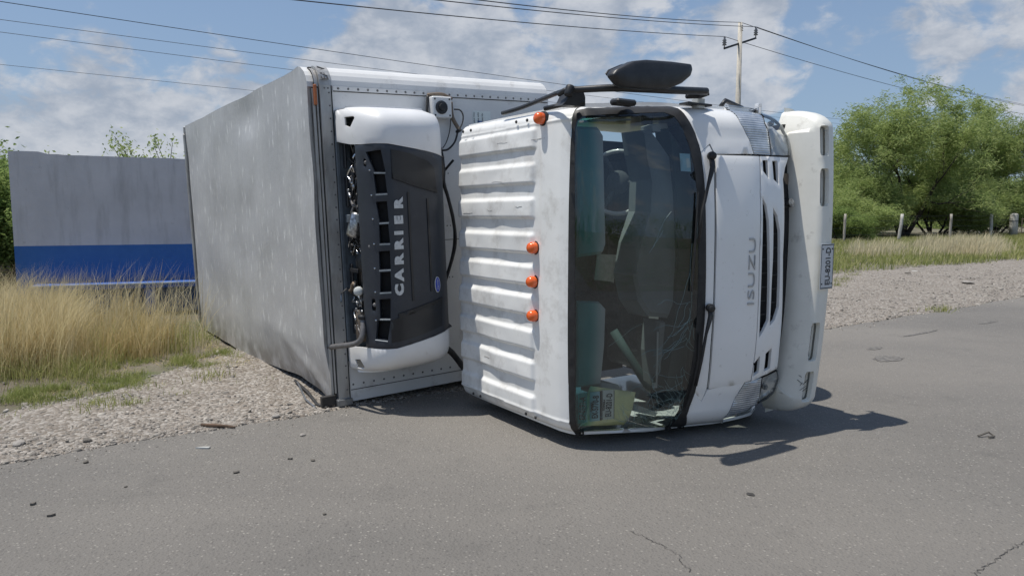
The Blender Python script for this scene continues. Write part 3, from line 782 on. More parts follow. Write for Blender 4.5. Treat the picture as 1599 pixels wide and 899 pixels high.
# far scrub that closes the horizon, reads as one mass
def scrub(name, row, leafmat, n, hgt, seed):
    lr = np.random.default_rng(seed); C = []
    for (x, y, h) in row:
        k = n; q = lr.normal(0, 1, (k, 3)); q /= np.linalg.norm(q, axis=1)[:, None]; q *= lr.uniform(.3, 1, (k, 1))**.5
        C.append(q*np.array([h*.9, h*.9, h*.5])*(1+.35*lr.normal(0, 1, (1, 1)))+np.array([x, y, h*.5]))
    c = np.concatenate(C); c[:, 2] = np.abs(c[:, 2]); m = len(c)
    d = lr.normal(0, 1, (m, 3)); d /= np.linalg.norm(d, axis=1)[:, None]; s_ = np.cross(d, lr.normal(0, 1, (m, 3))); s_ /= np.linalg.norm(s_, axis=1)[:, None]
    L = lr.uniform(.07, .17, m)[:, None]
    V = np.stack([c-d*L, c-s_*L*.4, c+d*L, c+s_*L*.4], 1).reshape(-1, 3)
    return tag(np_mesh(name, V, np.arange(m*4).reshape(-1, 4), leafmat))
row = []
for s in range(-60, 130, 3):
    x, y = sp_xy(s+random.uniform(-1, 1), 34+random.uniform(-6, 8)); row.append((x, y, random.uniform(2.2, 4.2)))
    x, y = sp_xy(s*1.6, 75+random.uniform(-10, 12)); row.append((x, y, random.uniform(3, 6)))
scrub('far_scrub', row, leaf_m, 3200, 3, 5)
row = []
for s in range(-120, 120, 5):
    x, y = sp_xy(s, -40+random.uniform(-6, 6)); row.append((x, y, random.uniform(2, 5)))
scrub('far_scrub_across_road', row, leaf_d, 1500, 3, 6)
# left: bushes beyond the bus stop wall
inst(T4, gxy(8, 15.0), 1.2, .80, 'dense green bush left of the concrete wall, cut by the frame', 'bushes behind the wall', cat='bush')
inst(T4, gxy(-40, 17), 2.2, 1.05, 'taller green bush at the left frame edge beyond the wall', 'bushes behind the wall', cat='bush')
inst(T4, gxy(18, 20), 3.2, .9, 'green bush farther back beside the left end of the wall', 'bushes behind the wall', cat='bush')
def sprig_tree(loc, H, seed, leafn, label, mat_):
    r = random.Random(seed); root = empty('sapling', loc); tb = MB(); C = []
    for k in range(9):
        a = r.uniform(0, 6.28); q = Vector((0, 0, 0)); d = Vector((math.cos(a)*.25, math.sin(a)*.25, 1)).normalized(); pts = [q.copy()]
        for i in range(8):
            d = (d+Vector((r.gauss(0, .12), r.gauss(0, .12), .03))).normalized(); q = q+d*H/8*r.uniform(.8, 1.05); pts.append(q.copy())
            if i > 3:
                for _ in range(leafn): C.append(q+Vector((r.gauss(0, .10), r.gauss(0, .10), r.gauss(0, .10))))
        tb.tube(pts, [.035*(1-i/9.5) for i in range(9)], 5, caps=False)
    tb.build('trunk', bark, root)
    if C:
        c = np.array([x[:] for x in C]); m = len(c); lr = np.random.default_rng(seed); d = lr.normal(0, 1, (m, 3)); d /= np.linalg.norm(d, axis=1)[:, None]; s_ = np.cross(d, lr.normal(0, 1, (m, 3))); s_ /= np.linalg.norm(s_, axis=1)[:, None]
        L = lr.uniform(.03, .06, m)[:, None]; V = np.stack([c-d*L, c-s_*L*.45, c+d*L, c+s_*L*.45], 1).reshape(-1, 3)
        np_mesh('crown', V, np.arange(m*4).reshape(-1, 4), mat_, None, root)
    tag(root, label, 'tree', 'saplings showing over the wall')
sprig_tree(gxy(262, 18), 3.6, 3, 34, 'leafy sapling showing over the wall beside the grey box roof', leaf_m)
sprig_tree(gxy(232, 19), 3.35, 8, 18, 'thin sapling showing over the wall, left of the leafier one', leaf_m)
sprig_tree(gxy(52, 17), 3.25, 5, 3, 'nearly bare sapling poking over the left part of the wall', leaf_m)

# ---- concrete bus stop wall with its bench
def wall_mat():
    m = bpy.data.materials.new('painted_wall'); m.use_nodes = True; t = NT(m.node_tree); b = t.n['Principled BSDF']
    o = t.new('ShaderNodeTexCoord').outputs['Object']; sp = t.new('ShaderNodeSeparateXYZ', ins={0: o})
    c = t.mix(t.maprange(t.noise(o, 1.6, 8, .65), .35, .65), (.60, .585, .60), (.51, .50, .515))
    mp = t.new('ShaderNodeMapping', ins={'Vector': o}); mp.inputs['Scale'].default_value = (1, 1, .15)
    c = t.mix(t.maprange(t.noise(mp.outputs[0], 6, 6, .6), .5, .72, 0, .45), c, (.24, .235, .23))
    c = t.mix(t.maprange(t.noise(o, 12, 6, .7), .62, .72, 0, .4), c, (.18, .18, .18))
    bl = t.mix(t.maprange(t.noise(o, 3, 7, .6), .35, .7), (.038, .13, .36), (.05, .155, .40))
    edge = t.math('ADD', sp.outputs[2], t.math('MULTIPLY', t.noise(o, 8, 3), .006))
    c = t.mix(t.maprange(edge, 1.010, 1.014, 1, 0), c, bl)
    t.l.new(c, b.inputs['Base Color']); b.inputs['Roughness'].default_value = .85
    bp = t.new('ShaderNodeBump', ins={'Height': t.noise(o, 9, 9, .7)}); bp.inputs['Strength'].default_value = .5; bp.inputs['Distance'].default_value = .02
    t.l.new(bp.outputs[0], b.inputs['Normal']); return m
wall_m = wall_mat()
wl = Vector((-6.98, 10.33, 0)); wr = Vector((-4.82, 11.18, 0)); wdv = (wr-wl).normalized(); wrz = math.atan2(wdv.y, wdv.x)
bs = empty('bus_stop_wall', wl, wrz)
tag(bs, 'weathered concrete roadside wall, grey above and blue below, with a low blue bench', 'wall')
g = MB(); xs = [0]+[x*.12 for x in range(1, 36)]; L_ = xs[-1]
def topz(x): return 2.30-.012*x+.018*mnoise.noise(Vector((x*1.8, 0, 3)))+(.025 if x < .45 else 0)
zs = [0, .3, .6, .9, 1.2, 1.5, 1.8, 2.05, 1]
v = []; 
g.grid(lambda x, k: (x+.005*mnoise.noise(Vector((x*4, k, 1))), 0, min(k, 1)*topz(x)), xs, [0, .2, .4, .6, .8, .97, 1])
g.grid(lambda x, k: (x, (.18)*k, topz(x)+.006*mnoise.noise(Vector((x*9, k, 1)))), xs, [0, .5, 1])
g.grid(lambda x, k: (x, .18, k*topz(x)), xs, [0, 1], flip=True)
g.add([(0, 0, 0), (0, .18, 0), (0, .18, topz(0)), (0, 0, topz(0))], [(0, 3, 2, 1)])
g.add([(L_, 0, 0), (L_, .18, 0), (L_, .18, topz(L_)), (L_, 0, topz(L_))], [(0, 1, 2, 3)])
g.build('wall', wall_m, bs)
bench_blue = mat('bench_blue', (.02, .085, .33), (.03, .11, .38), 4, .8, dirt=((.3, .33, .38), 8, .6, .75, .5))
worn_edge = mat('bench_edge', (.45, .52, .62), (.10, .22, .48), 14, .8)
MB().box((.25, -.45, .40), (4.1, -.004, .475), .01).build('bench_seat', bench_blue, bs)
MB().box((.24, -.47, .455), (4.11, -.452, .482), .004).build('bench_edge', worn_edge, bs)
for x in (.35, 1.65, 2.75, 3.8): MB().box((x, -.42, 0), (x+.14, -.006, .398), .008).build('bench_leg', bench_blue, bs)

# ---- fence posts, strands and gate on the right
post_m = mat('weathered_wood', (.42, .39, .34), (.30, .27, .23), 9, .9, bump=.3, stretch=(1, 1, .2))
post_w = mat('whitewashed_post', (.55, .53, .49), (.40, .38, .34), 7, .9, bump=.2)
def on_fence(x, perp=15.0):
    k = (x-799.5)/FOC; b_ = E0+EN*perp; s = (k*b_.y-b_.x)/(ED.x-k*ED.y); q = b_+ED*s; return Vector((q.x, q.y, 0))
fence_pts = []
posts = [(1265, .055, 0, 'grey fence post hidden behind the truck bumper edge'), (1317, .06, .01, 'slim grey fence post nearest the truck bumper'),
         (1402, .085, .10, 'leaning whitewashed fence post between bumper and straw grass'), (1482, .07, 0, 'dark slim fence post rising out of the tall straw grass'),
         (1545, .09, 0, 'pale fence post just left of the gate post')]
for i, (x, r_, ln, lab) in enumerate(posts):
    q = on_fence(x); fence_pts.append(q); o = empty('fence_post', q)
    hh = 1.52
    pts = [Vector((ln*hh*k/5+random.gauss(0, .008), random.gauss(0, .008), hh*k/5-.04)) for k in range(6)]
    MB().tube(pts, [r_*random.uniform(.88, 1.08) for _ in range(6)], 9).build('post', post_w if i in (2, 4) else post_m, o, True)
    tag(o, lab, 'fence post', 'fence posts along the scrub')
q = on_fence(1580); fence_pts.append(q); gpst = empty('gate_post', q)
MB().tube([(0, 0, -.05), (0, 0, .7), (0, 0, 1.42), (0, 0, 1.50), (0, 0, 1.53)], [.25, .245, .24, .2, .1], 14).build('post', post_w, gpst, True)
MB().lathe([(.252, 0), (.258, .02), (.252, .04)], 14, Matrix.Translation((0, 0, 1.0))).build('strap', steel_dark, gpst)
tag(gpst, 'thick round concrete gate post at the right edge', 'gate post')
gt = empty('farm_gate', on_fence(1592), math.atan2(ED.y, ED.x))
for z in (.25, .55, .85, 1.15): MB().tube([(.1, 0, z), (3.6, 0, z)], .03, 8).build('rail', brown_rust, gt)
for x in (.1, 1.8, 3.6): MB().tube([(x, 0, .2), (x, 0, 1.22)], .03, 8).build('upright', brown_rust, gt)
tag(gt, 'rusty tubular farm gate hung beside the thick gate post', 'gate')
for h_ in (.45, .8, 1.15, 1.4):
    mb = MB()
    for i in range(len(fence_pts)-1):
        a, b_ = fence_pts[i], fence_pts[i+1]
        mb.tube([a.lerp(b_, t/4)+Vector((0, 0, h_-.05*math.sin(math.pi*t/4)-a.z)) for t in range(5)], .008, 4)
    nm = {.45: 'lowest', .8: 'second lowest', 1.15: 'second highest', 1.4: 'topmost'}[h_]
    tag(mb.build('fence_wire', wire_m), f'{nm} barbed wire strand strung between the fence posts', 'wire', 'fence wires')

# ---- utility pole and overhead lines
pq = Vector((*gxy(1145.5, 41)[:2], 0)); pole = empty('utility_pole', pq)
MB().tube([(0, 0, -.2), (0, 0, 6), (0, 0, 11.75)], [.19, .155, .115], 12).build('shaft', concrete_pole, pole, True)
ax = Vector((math.sin(math.radians(-35)), math.cos(math.radians(-35)), 0))
# line direction towards az 56; the crossarm is square to it
ld = UD.copy(); cad = Vector((-ld.y, ld.x, 0)).normalized()
cz_ = 11.05
arm_a = at_depth(1131, 76, 40.2)-pq; arm_b = at_depth(1180, 60, 41.9)-pq
mbx = MB(); mbx.tube([arm_a, arm_b], .07, 4); mbx.build('crossarm', steel_dark, pole)
def insul(p, tiltx=0.0):
    ins = MB().lathe([(.03, 0), (.03, .1), (.13, .12), (.06, .2), (.13, .24), (.06, .32), (.12, .36), (.05, .44), (.07, .5), (.03, .55)], 10, Matrix.Translation(p))
    ins.build('insulator', porcelain, pole, True)
    return Vector(p)+Vector((0, 0, .56))
ia = insul(arm_a+Vector((0, 0, .05))); ib = insul(arm_b+Vector((0, 0, .05)))
ptop = at_depth(1153, 52, 41)-pq; MB().tube([(0, 0, 11.2), (.03, 0, ptop.z+.1)], .05, 6).build('pin', steel_dark, pole)
it = insul(Vector((.04, 0, ptop.z)))
tag(pole, 'concrete utility pole with a slanted crossarm and three insulators rising behind the truck cab', 'utility pole')
def wire(p0, p1, sag, label, group, r_=.016):
    n = 40; pts = [p0.lerp(p1, t/n)-Vector((0, 0, sag*4*(t/n)*(1-t/n))) for t in range(n+1)]
    tag(MB().tube(pts, r_, 5).build('power_line', wire_m), label, 'power line', group)
for p, xr, yr, xl, yl, lab in ((it, 1700, 178, 820, -3, 'topmost conductor from the pole top'), (ib, 1700, 180, 760, -3, 'conductor from the right end of the crossarm'), (ia, 1700, 190, 560, -3, 'conductor from the left end of the crossarm')):
    a = p+pq; far = at_depth(xr, yr, 84); near = at_depth(xl, yl, 24 if xl > 600 else 21)
    dirn = near-a
    wire(a, far, .8, lab+' running away to the right', 'overhead power lines')
    wire(a, a+dirn*1.6, .25, lab+' running up to the left', 'overhead power lines')
G2 = 'second set of power lines behind the truck'
for (x0, y0, Y0, x1, y1, Y1, sag, lab) in ((-200, -28, 16, 1600, 203, 95, .9, 'highest of the four distant lines on the left, passing over the box'),
      (-200, 4, 22, 1600, 216, 95, .6, 'second of the four distant lines on the left'), (-200, 24, 24, 1600, 232, 95, .6, 'third of the four distant lines on the left'),
      (-200, 80, 30, 1600, 250, 100, .4, 'lowest of the four distant lines on the left')):
    wire(at_depth(x0, y0, Y0), at_depth(x1, y1, Y1), sag, lab, G2, .009)
#@@TRUCK@@
# ================================================================== OVERTURNED TRUCK
truck = empty('box_truck', A0, -TA+0.0)
truck.rotation_euler = (0, 0, math.atan2(FW.y, FW.x))
tag(truck, 'white refrigerated box truck lying on its side across the road edge, roof to the left', 'truck')
def face_text(s, size, o, material, parent, **k): return text(s, size, TM(o, **{a: b for a, b in k.items() if a in ('ang', 'n', 'xdir')}), material, parent, **{a: b for a, b in k.items() if a not in ('ang', 'n', 'xdir')})

# ---------------- cargo box
BL, BW, BH = 4.73, 2.53, 2.06      # length, width (now its height), height (now across)
R0 = .15
def front_prof():   # z, f along the front wall with the rounded driver-side edge
    pr = [(.0, .02), (.0, BW-R0)]
    return pr
bx = MB()
def sheet(pts): bx.add(pts, [tuple(range(len(pts)))])
cargo = MB()
# front wall with rounded top edge
zz = [.02, .3, .8, 1.3, 1.8, 2.2, BW-R0]+[BW-R0+R0*math.sin(math.radians(a)) for a in (15, 30, 45, 60, 75, 90)]
ff = [0]*7+[-R0*(1-math.cos(math.radians(a))) for a in (15, 30, 45, 60, 75, 90)]
us = [.09, .5, 1.0, 1.5, BH]
cargo.grid(lambda u, i: TB(ff[i], u, zz[i]), us, range(len(zz)), flip=True)
cargo.grid(lambda u, f: TB(f, u, BW), [-.02, .5, 1.2, BH], [-R0, -BL*.5, -BL], flip=True)
cargo.grid(lambda u, f: TB(f, u, .02), [.14, .5, 1.2, BH], [0, -BL*.5, -BL])
cargo.grid(lambda u, z: TB(-BL, u, z), [-.02, BH], [.02, BW])
cargo.grid(lambda f, z: TB(f, BH, z), [-BL, -R0, 0], [.02, BW-R0])
co = cargo.build('cargo_box', box_white, truck, True)
for p in co.data.polygons: p.use_smooth = abs(p.normal.z) > .05 and p.normal.x > .05
# overlapping top rail: a seam 3 mm proud of the wall with its row of rivets
MB().grid(lambda u, z: TB(.004, u, z), [.10, BH-.005], [2.345, 2.378], flip=True).build('seam_strip', box_white, co)
MB().box((.001, .10, 2.338), (.0035, BH-.01, 2.3445)).map(TB).build('seam', rubber, co)
MB().box((.001, .10, .108), (.0035, BH-.01, .113)).map(TB).build('seam', rubber, co)
def rivet_mb(positions, axis='x', r=.0085, h=.004):
    m = MB()
    for (f, u, z) in positions:
        v = [TB(f, u, z)] ; 
        if axis == 'x':
            ring = [TB(f, u+r*math.cos(a), z+r*math.sin(a)) for a in [k*math.pi/3 for k in range(6)]]; top = TB(f+h, u, z)
            ring2 = [TB(f+h*.8, u+r*.6*math.cos(a), z+r*.6*math.sin(a)) for a in [k*math.pi/3 for k in range(6)]]
        m.add(ring+ring2+[top], [(k, (k+1) % 6, 6+(k+1) % 6, 6+k) for k in range(6)]+[(6+k, 6+(k+1) % 6, 12) for k in range(6)])
    return m
rp = [(.004, .14+k*.0775, 2.362) for k in range(25)]
rivet_mb(rp, r=.010).build('upper_rivets', rivet_m, co, kind='stuff')
rivet_mb([(.0005, .12+k*.085, .15) for k in range(23)], r=.009).build('lower_rivets', rivet_m, co, kind='stuff')
rivet_mb([(.0005, 1.0, z) for z in np.arange(.9, 2.1, .42)]+[(.0005, 1.03, z) for z in np.arange(.9, 2.1, .42)], r=.006).build('panel_rivets', rivet_m, co, kind='stuff')
MB().box((.0008, .1, 1.205), (.0025, BH-.01, 1.209)).map(TB).build('seam', rubber, co)
# corner angle with rivets
ct = MB()
cp = [(.006, z) for z in (.0, .5, 1.2, 2.0, BW-R0)]+[(.006-R0*(1-math.cos(math.radians(a))), BW-R0+(R0+.006)*math.sin(math.radians(a))) for a in (15, 30, 45, 60, 75, 90)]
ct.grid(lambda u, i: TB(cp[i][0]+(0 if u > .001 else -.0), u, cp[i][1]), [.0, .045, .05, .09], range(len(cp)), flip=True)
ct.grid(lambda k, i: TB(cp[i][0]-k, .0, cp[i][1]-(k*.6 if i > 6 else 0)), [0, .05], range(len(cp)), flip=False)
cto = ct.build('corner_angle', alu_trim, co, True)
for p in cto.data.polygons: p.use_smooth = False
MB().box((.0065, .083, .02), (.009, .0905, BW-R0)).map(TB).build('angle_lip', rubber, co)
rivet_mb([(.0065, .068, .12+k*.092) for k in range(25)]+[(.0065, .035, 2.36), (.0065, .062, 2.36)], r=.007).build('corner_rivets', rivet_m, co, kind='stuff')
# recessed groove between the roof sheet and corner angle: rubber and aluminium strips
MB().box((-.09, -.030, .06), (-.045, -.002, 2.40)).map(TB).build('groove_strip', brown_rust, co)
MB().box((-.05, -.045, .05), (-.030, -.026, 2.36)).map(TB).build('groove_lip', alu_trim, co)
MB().box((-.030, -.020, .10), (-.012, -.0105, 2.36)).map(TB).build('groove_lip', alu_trim, co)
MB().box((-.03, -.012, .10), (-.020, -.0005, 2.38)).map(TB).build('groove_seal', rubber, co)
gcap = MB()
cc = [(-.012-R0*(1-math.cos(math.radians(a))), BW-R0-.01+R0*math.sin(math.radians(a))) for a in range(0, 91, 10)]
gcap.grid(lambda u, i: TB(cc[i][0], u, cc[i][1]), [-.032, -.02, -.004], range(len(cc)), flip=True)
gcap.build('corner_cap', alu_trim, co, True)
MB().box((-.030, -.038, 2.24), (-.004, -.018, 2.385), .004).map(TB).build('clearance_light', amber_old, co)
text('EAV', .075, TM((.010-.035, .045, 2.47), n=(.75, 0, .66), xdir=(0, 0, 1)), ink, co, T=TB, sx=1.1)
# bottom bracket at the front corner, bent
MB().box((-.06, -.02, .0), (.03, .10, .055), .006).map(TB).build('corner_bracket', galv, co)
MB().box((-.05, -.13, .01), (-.01, -.02, .09), .004).map(TB).build('torn_rail', frame_black, co)
MB().tube([TB(-1.0, -.02, .012), TB(-.5, -.07, .016), TB(-.12, -.13, .012), TB(.02, -.10, .01)], .012, 6).build('torn_rail', frame_black, co)
MB().tube([TB(-.9, -.03, .02), TB(-.3, -.16, .02), TB(-.05, -.17, .012)], .007, 6).build('torn_rail', galv, co)

# roof sheet, dented and bulged, folded in at its lower front corner
def roof_pt(f, z):
    n = .012*mnoise.noise(Vector((f*1.2, z*1.2, 0)))+.008*mnoise.noise(Vector((f*3, z*2.6, 5)))
    bul = .035*math.exp(-((f+.15)/.25)**2)*(1 if z > .5 else z/.5)
    crease = 0
    d = (z-.02)-(-f-.08)*.32       # fold line rising backwards from the lower front corner
    if z < .55: crease = -.10*max(0, 1-abs(z-.0)/.42)*max(0, 1-abs(f+1.0)/1.5)
    fold = .03*math.exp(-(d/.05)**2)*max(0, 1-abs(f+.55)/.8)
    dent = -.03*math.exp(-((f+1.9)/.35)**2-((z-2.35)/.16)**2)
    return -.045-n-bul-crease-fold-dent
fr = [-.045-.0, -.05, -.07]+[-.1-k*.0654 for k in range(71)]
def roofz(f, k):
    zb = .008+.03*math.exp(-((f+1.0)/.6)**2)+.012*abs(mnoise.noise(Vector((f*2.2, 0, 3))))
    zt = BW+.01
    if f > -.045-.2: 
        q = max(0, 1-((-.045-f))/.2); zt -= .17*(1-math.sqrt(max(0, 1-q*q)))
    return zb+(zt-zb)*k
kz = [k/44 for k in range(45)]
rs = MB(); rs.grid(lambda f, k: TB(f, roof_pt(f, roofz(f, k)), roofz(f, k)), fr, kz)
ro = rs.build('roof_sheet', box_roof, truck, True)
# turned edges of the sheet: front flange and top flange
MB().grid(lambda k, d: TB(fr[0]-d*.3, roof_pt(fr[0], roofz(fr[0], k))+d, roofz(fr[0], k)), kz, [0, .03], flip=True).build('roof_flange', alu_trim, ro)
MB().grid(lambda f, d: TB(f, roof_pt(f, roofz(f, 1))+d, roofz(f, 1)+.001), fr, [0, .05], flip=True).build('roof_flange', box_white, ro)
MB().box((-BL-.03, -.06, .0), (-BL+.02, BH, .09), .01).map(TB).build('rear_frame', alu_trim, co)
MB().box((-BL-.03, -.06, BW-.08), (-BL+.02, BH, BW+.012), .01).map(TB).build('rear_frame', alu_trim, co)
MB().box((-BL-.03, -.07, .09), (-BL+.02, .02, BW-.08), .01).map(TB).build('rear_frame', alu_trim, co)
for a, b_ in ((.12, BW/2-.01), (BW/2+.01, BW-.1)):
    MB().box((-BL-.045, .03, a), (-BL-.012, BH-.05, b_), .008).map(TB).build('rear_door', box_white, co)

# control box, conduits and sticker on the front wall
def bp(x, y, f): return Vector(bpx(x, y, f))
c = bp(691, 167, .10)
cb = MB().box((.0, c.y-.085, c.z-.085), (.10, c.y+.085, c.z+.08), .008).map(TB).build('switch_box', box_white, co)
MB().lathe([(.052, 0), (.052, .008), (.044, .012)], 20, axis_M(TB(.1005, c.y-.01, c.z-.005), (1, 0, 0))).build('dial', steel_dark, cb)
MB().lathe([(.03, 0), (.028, .014), (.01, .016)], 12, axis_M(TB(.1128, c.y-.01, c.z-.005), (1, 0, 0))).build('dial_knob', rubber, cb)
for a, b_ in ((-.065, .06), (.065, .06), (-.065, -.065), (.065, -.065)):
    MB().lathe([(.008, 0), (.006, .004)], 8, axis_M(TB(.1, c.y+a, c.z+b_), (1, 0, 0))).build('screw', steel_dark, cb)
def hose(name, pxs, r, material, parent=co, k=6):
    pts = smooth_path([fplane(x, y, f) for x, y, f in pxs], k); return MB().tube(pts, r, 8).build(name, material, parent, True)
hose('conduit', [(668, 150, .03), (667, 175, .04), (672, 200, .04), (683, 222, .05), (690, 240, .05), (692, 260, .06), (688, 275, .10), (693, 290, .12), (703, 320, .12), (709, 350, .12), (709, 385, .12), (700, 425, .10), (693, 440, .06)], .012, hose_m)
hose('conduit', [(668, 148, .02), (690, 147, .02), (706, 155, .03)], .011, brown_rust)
hose('conduit', [(704, 160, .03), (706, 182, .05), (714, 198, .06), (719, 205, .08)], .016, brown_rust)
hose('cable', [(709, 171, .03), (718, 172, .05), (723, 180, .07), (722, 192, .08), (716, 204, .08)], .006, hose_m)
hose('cable', [(715, 205, .08), (710, 222, .08), (700, 233, .07), (691, 235, .06)], .008, hose_m)
hose('cable', [(704, 184, .04), (702, 205, .04), (697, 222, .04), (691, 232, .05)], .004, hose_m)
hose('cable', [(683, 222, .05), (683, 232, .05), (688, 236, .05)], .006, hose_m)
hose('torn_conduit', [(690, 272, .08), (697, 263, .11), (708, 250, .16)], .010, steel_dark)
hose('hose', [(690, 245, .10), (693, 265, .12), (693, 285, .13), (700, 310, .13), (708, 345, .14), (711, 375, .14), (707, 400, .13), (695, 440, .1)], .014, hose_m)
hose('hose', [(693, 540, .16), (706, 551, .17), (718, 566, .18), (730, 583, .22), (738, 600, .3)], .026, hose_m)
MB().lathe([(.02, 0), (.026, .01), (.02, .02)], 10, axis_M(fplane(715, 203, .08), (.3, .3, -1))).build('cable_tie', rubber, co)
# data sticker
s0 = bp(745, 180, .0)
MB().box((.0006, s0.y-.045, s0.z-.08), (.002, s0.y+.13, s0.z+.035)).map(TB).build('data_sticker', paper_w, co)
for k in range(3):
    text('SERIE %s' % ('MOD', 'AÑO', 'PBV')[k], .018, TM((.0028, s0.y-.03+k*.04, s0.z-.02)), ink, co, T=TB, depth=.0004)
MB().box((.0022, s0.y+.0, s0.z-.07), (.0028, s0.y+.05, s0.z-.045)).map(TB).build('sticker_stamp', blue_ink, co)

# ---------------- refrigeration unit
unit = MB().box((.001, .092, .335), (.018, .76, 2.19), .004).map(TB).build('refrigeration_unit', unit_frame, truck)
prof = smooth_path([(.0, .090, 0), (.10, .085, 0), (.26, .10, 0), (.36, .125, 0), (.45, .17, 0), (.515, .235, 0), (.53, .30, 0), (.525, .45, 0), (.50, .60, 0), (.455, .70, 0), (.38, .765, 0), (.2, .785, 0), (.0, .785, 0)], 6)
pl = [0.0]
for i in range(1, len(prof)): pl.append(pl[-1]+(prof[i]-prof[i-1]).length)
PLn = pl[-1]
Z0u, Z1u = .285, 2.205
def pos_prof(s_):
    return float(np.interp(s_, pl, [p.x for p in prof])), float(np.interp(s_, pl, [p.y for p in prof]))
def SU(s_, z):
    f, u = pos_prof(s_)
    r = .24; zc0, zc1 = Z0u+r, Z1u-r
    q = max(0, (zc0-z)/r, (z-zc1)/r); q = min(q, .9995); k = (1-q**3.2)**(1/3.2)
    cu = .45
    f2 = f*(.18+.82*k); u2 = cu+(u-cu)*((.94 if u < cu else .80)+(.06 if u < cu else .20)*k)
    return TB(f2, u2, z)
# arc positions of landmarks
def s_of(u, front=True): 
    best = min(range(len(pl)), key=lambda i: abs(prof[i].y-u)+(0 if (prof[i].x > .3) == front else 9)); return pl[best]
s562 = solve(SU, (562, 380), (.3, 1.2))[0]; s608 = solve(SU, (608, 380), (.5, 1.2))[0]
print('unit', s562, s608, PLn)
sA = s562; sE = PLn-.02
def upx(x, y): return solve(SU, (x, y), (.45 if x < 610 else .8, 1.2))
# white cowls: closed caps, open toward the roof side window
zt_l = upx(562, 226)[1]; zt_r = upx(680, 247)[1]; zb_l = upx(562, 540)[1]; zb_m = upx(608, 545)[1]; zb_r = upx(692, 512)[1]
print('cowl z', zt_l, zt_r, zb_l, zb_m, zb_r)
def ztop(s_): return float(np.interp(s_, [0, s562, s608, PLn*.8, PLn], [zt_l+.05, zt_l, zt_l-.0, zt_r, zt_r-.05]))
def zbot(s_): return float(np.interp(s_, [0, s562, s608, PLn*.8, PLn], [zb_l-.03, zb_l, zb_m, zb_r, zb_r+.05]))
zi = Z1u-.003
outer = [(s_, ztop(s_)+.002) for s_ in np.linspace(.04, sE, 14)]+[(s_, zi) for s_ in np.linspace(sE, .04, 10)]
hole = [upx(537, 183), upx(551, 181), upx(553, 184), upx(546, 199), upx(538, 196)]
hole = [(max(.07, a), min(max(b_, ztop(a)+.03), zi-.02)) for a, b_ in hole]
panel('upper_cowl', outer, [hole] if len(set(hole)) > 3 else [], SU, cowl_white, unit, .012, .035, edge=.003)
MB().grid(lambda s_, k: (lambda p: (p[0]*k, p[1], p[2]))(SU(s_, zi)), np.linspace(.04, sE, 14), [0, 1]).build('cowl_top', cowl_white, unit, True)
z_lo = Z0u+.003
outer = [(s_, zbot(s_)-.002) for s_ in np.linspace(.02, sE, 14)]+[(s_, z_lo) for s_ in np.linspace(sE, .02, 10)]
o_h = [upx(553, 561), upx(562, 561), upx(569, 573), upx(566, 577), upx(557, 574)]
o_h = [(max(.05, a), max(min(b_, zbot(a)-.03), z_lo+.02)) for a, b_ in o_h]
panel('lower_cowl', outer, [o_h], SU, cowl_white, unit, .012, .035, edge=.003)
# grey front cover with vent openings
vents = []
vpx = [((576, 240), (592, 237), (597, 265), (585, 265)), ((586, 273), (598, 271), (601, 298), (589, 299)), ((590, 318), (602, 317), (604, 343), (594, 344)),
       ((594, 352), (604, 351), (606, 376), (595, 377)), ((594, 395), (606, 394), (607, 417), (595, 418)), ((596, 428), (607, 427), (608, 452), (596, 453)),
       ((595, 470), (607, 469), (607, 494), (596, 494)), ((592, 503), (606, 502), (603, 528), (590, 526))]
cov_out = [(s_, ztop(s_)-.002) for s_ in np.linspace(sA, sE, 12)]+[(s_, zbot(s_)+.002) for s_ in np.linspace(sE, sA, 12)]
def grow(q, k=1.5, m=1.22):
    cx_ = sum(p[0] for p in q)/4; cy_ = sum(p[1] for p in q)/4; return [(cx_+(p[0]-cx_)*k, cy_+(p[1]-cy_)*m) for p in q]
vpx = [grow(q) for q in vpx]
for q in vpx: vents.append([upx(*p) for p in q])
win1 = [upx(*p) for p in ((610, 233), (640, 240), (668, 252), (677, 262), (681, 299), (655, 292), (612, 279))]
panel('front_cover', cov_out, vents+[ring_rect(upx(569, 254), .012, .028, .99), ring_rect(upx(583, 476), .018, .045, .9)], SU, unit_grey, unit, .02, .03, edge=.004)
front_cover = bpy.data.objects['front_cover']
for q in vents:   # dark ducts behind the openings and a bright lip under each
    cxs = sum(p[0] for p in q)/4; czs = sum(p[1] for p in q)/4
    q2 = [(cxs+(p[0]-cxs)*1.25, czs+(p[1]-czs)*1.25) for p in q]
    panel('vent_duct', q2, [], SU, dark_void, front_cover, .0, .05, off=-.05)
    lo = [q[3], q[2]]; a_, b_ = q[3], q[2]
    MB().tube([SU(a_[0], a_[1]-.012), SU(b_[0], b_[1]-.012)], .006, 6).build('vent_lip', unit_frame, front_cover)
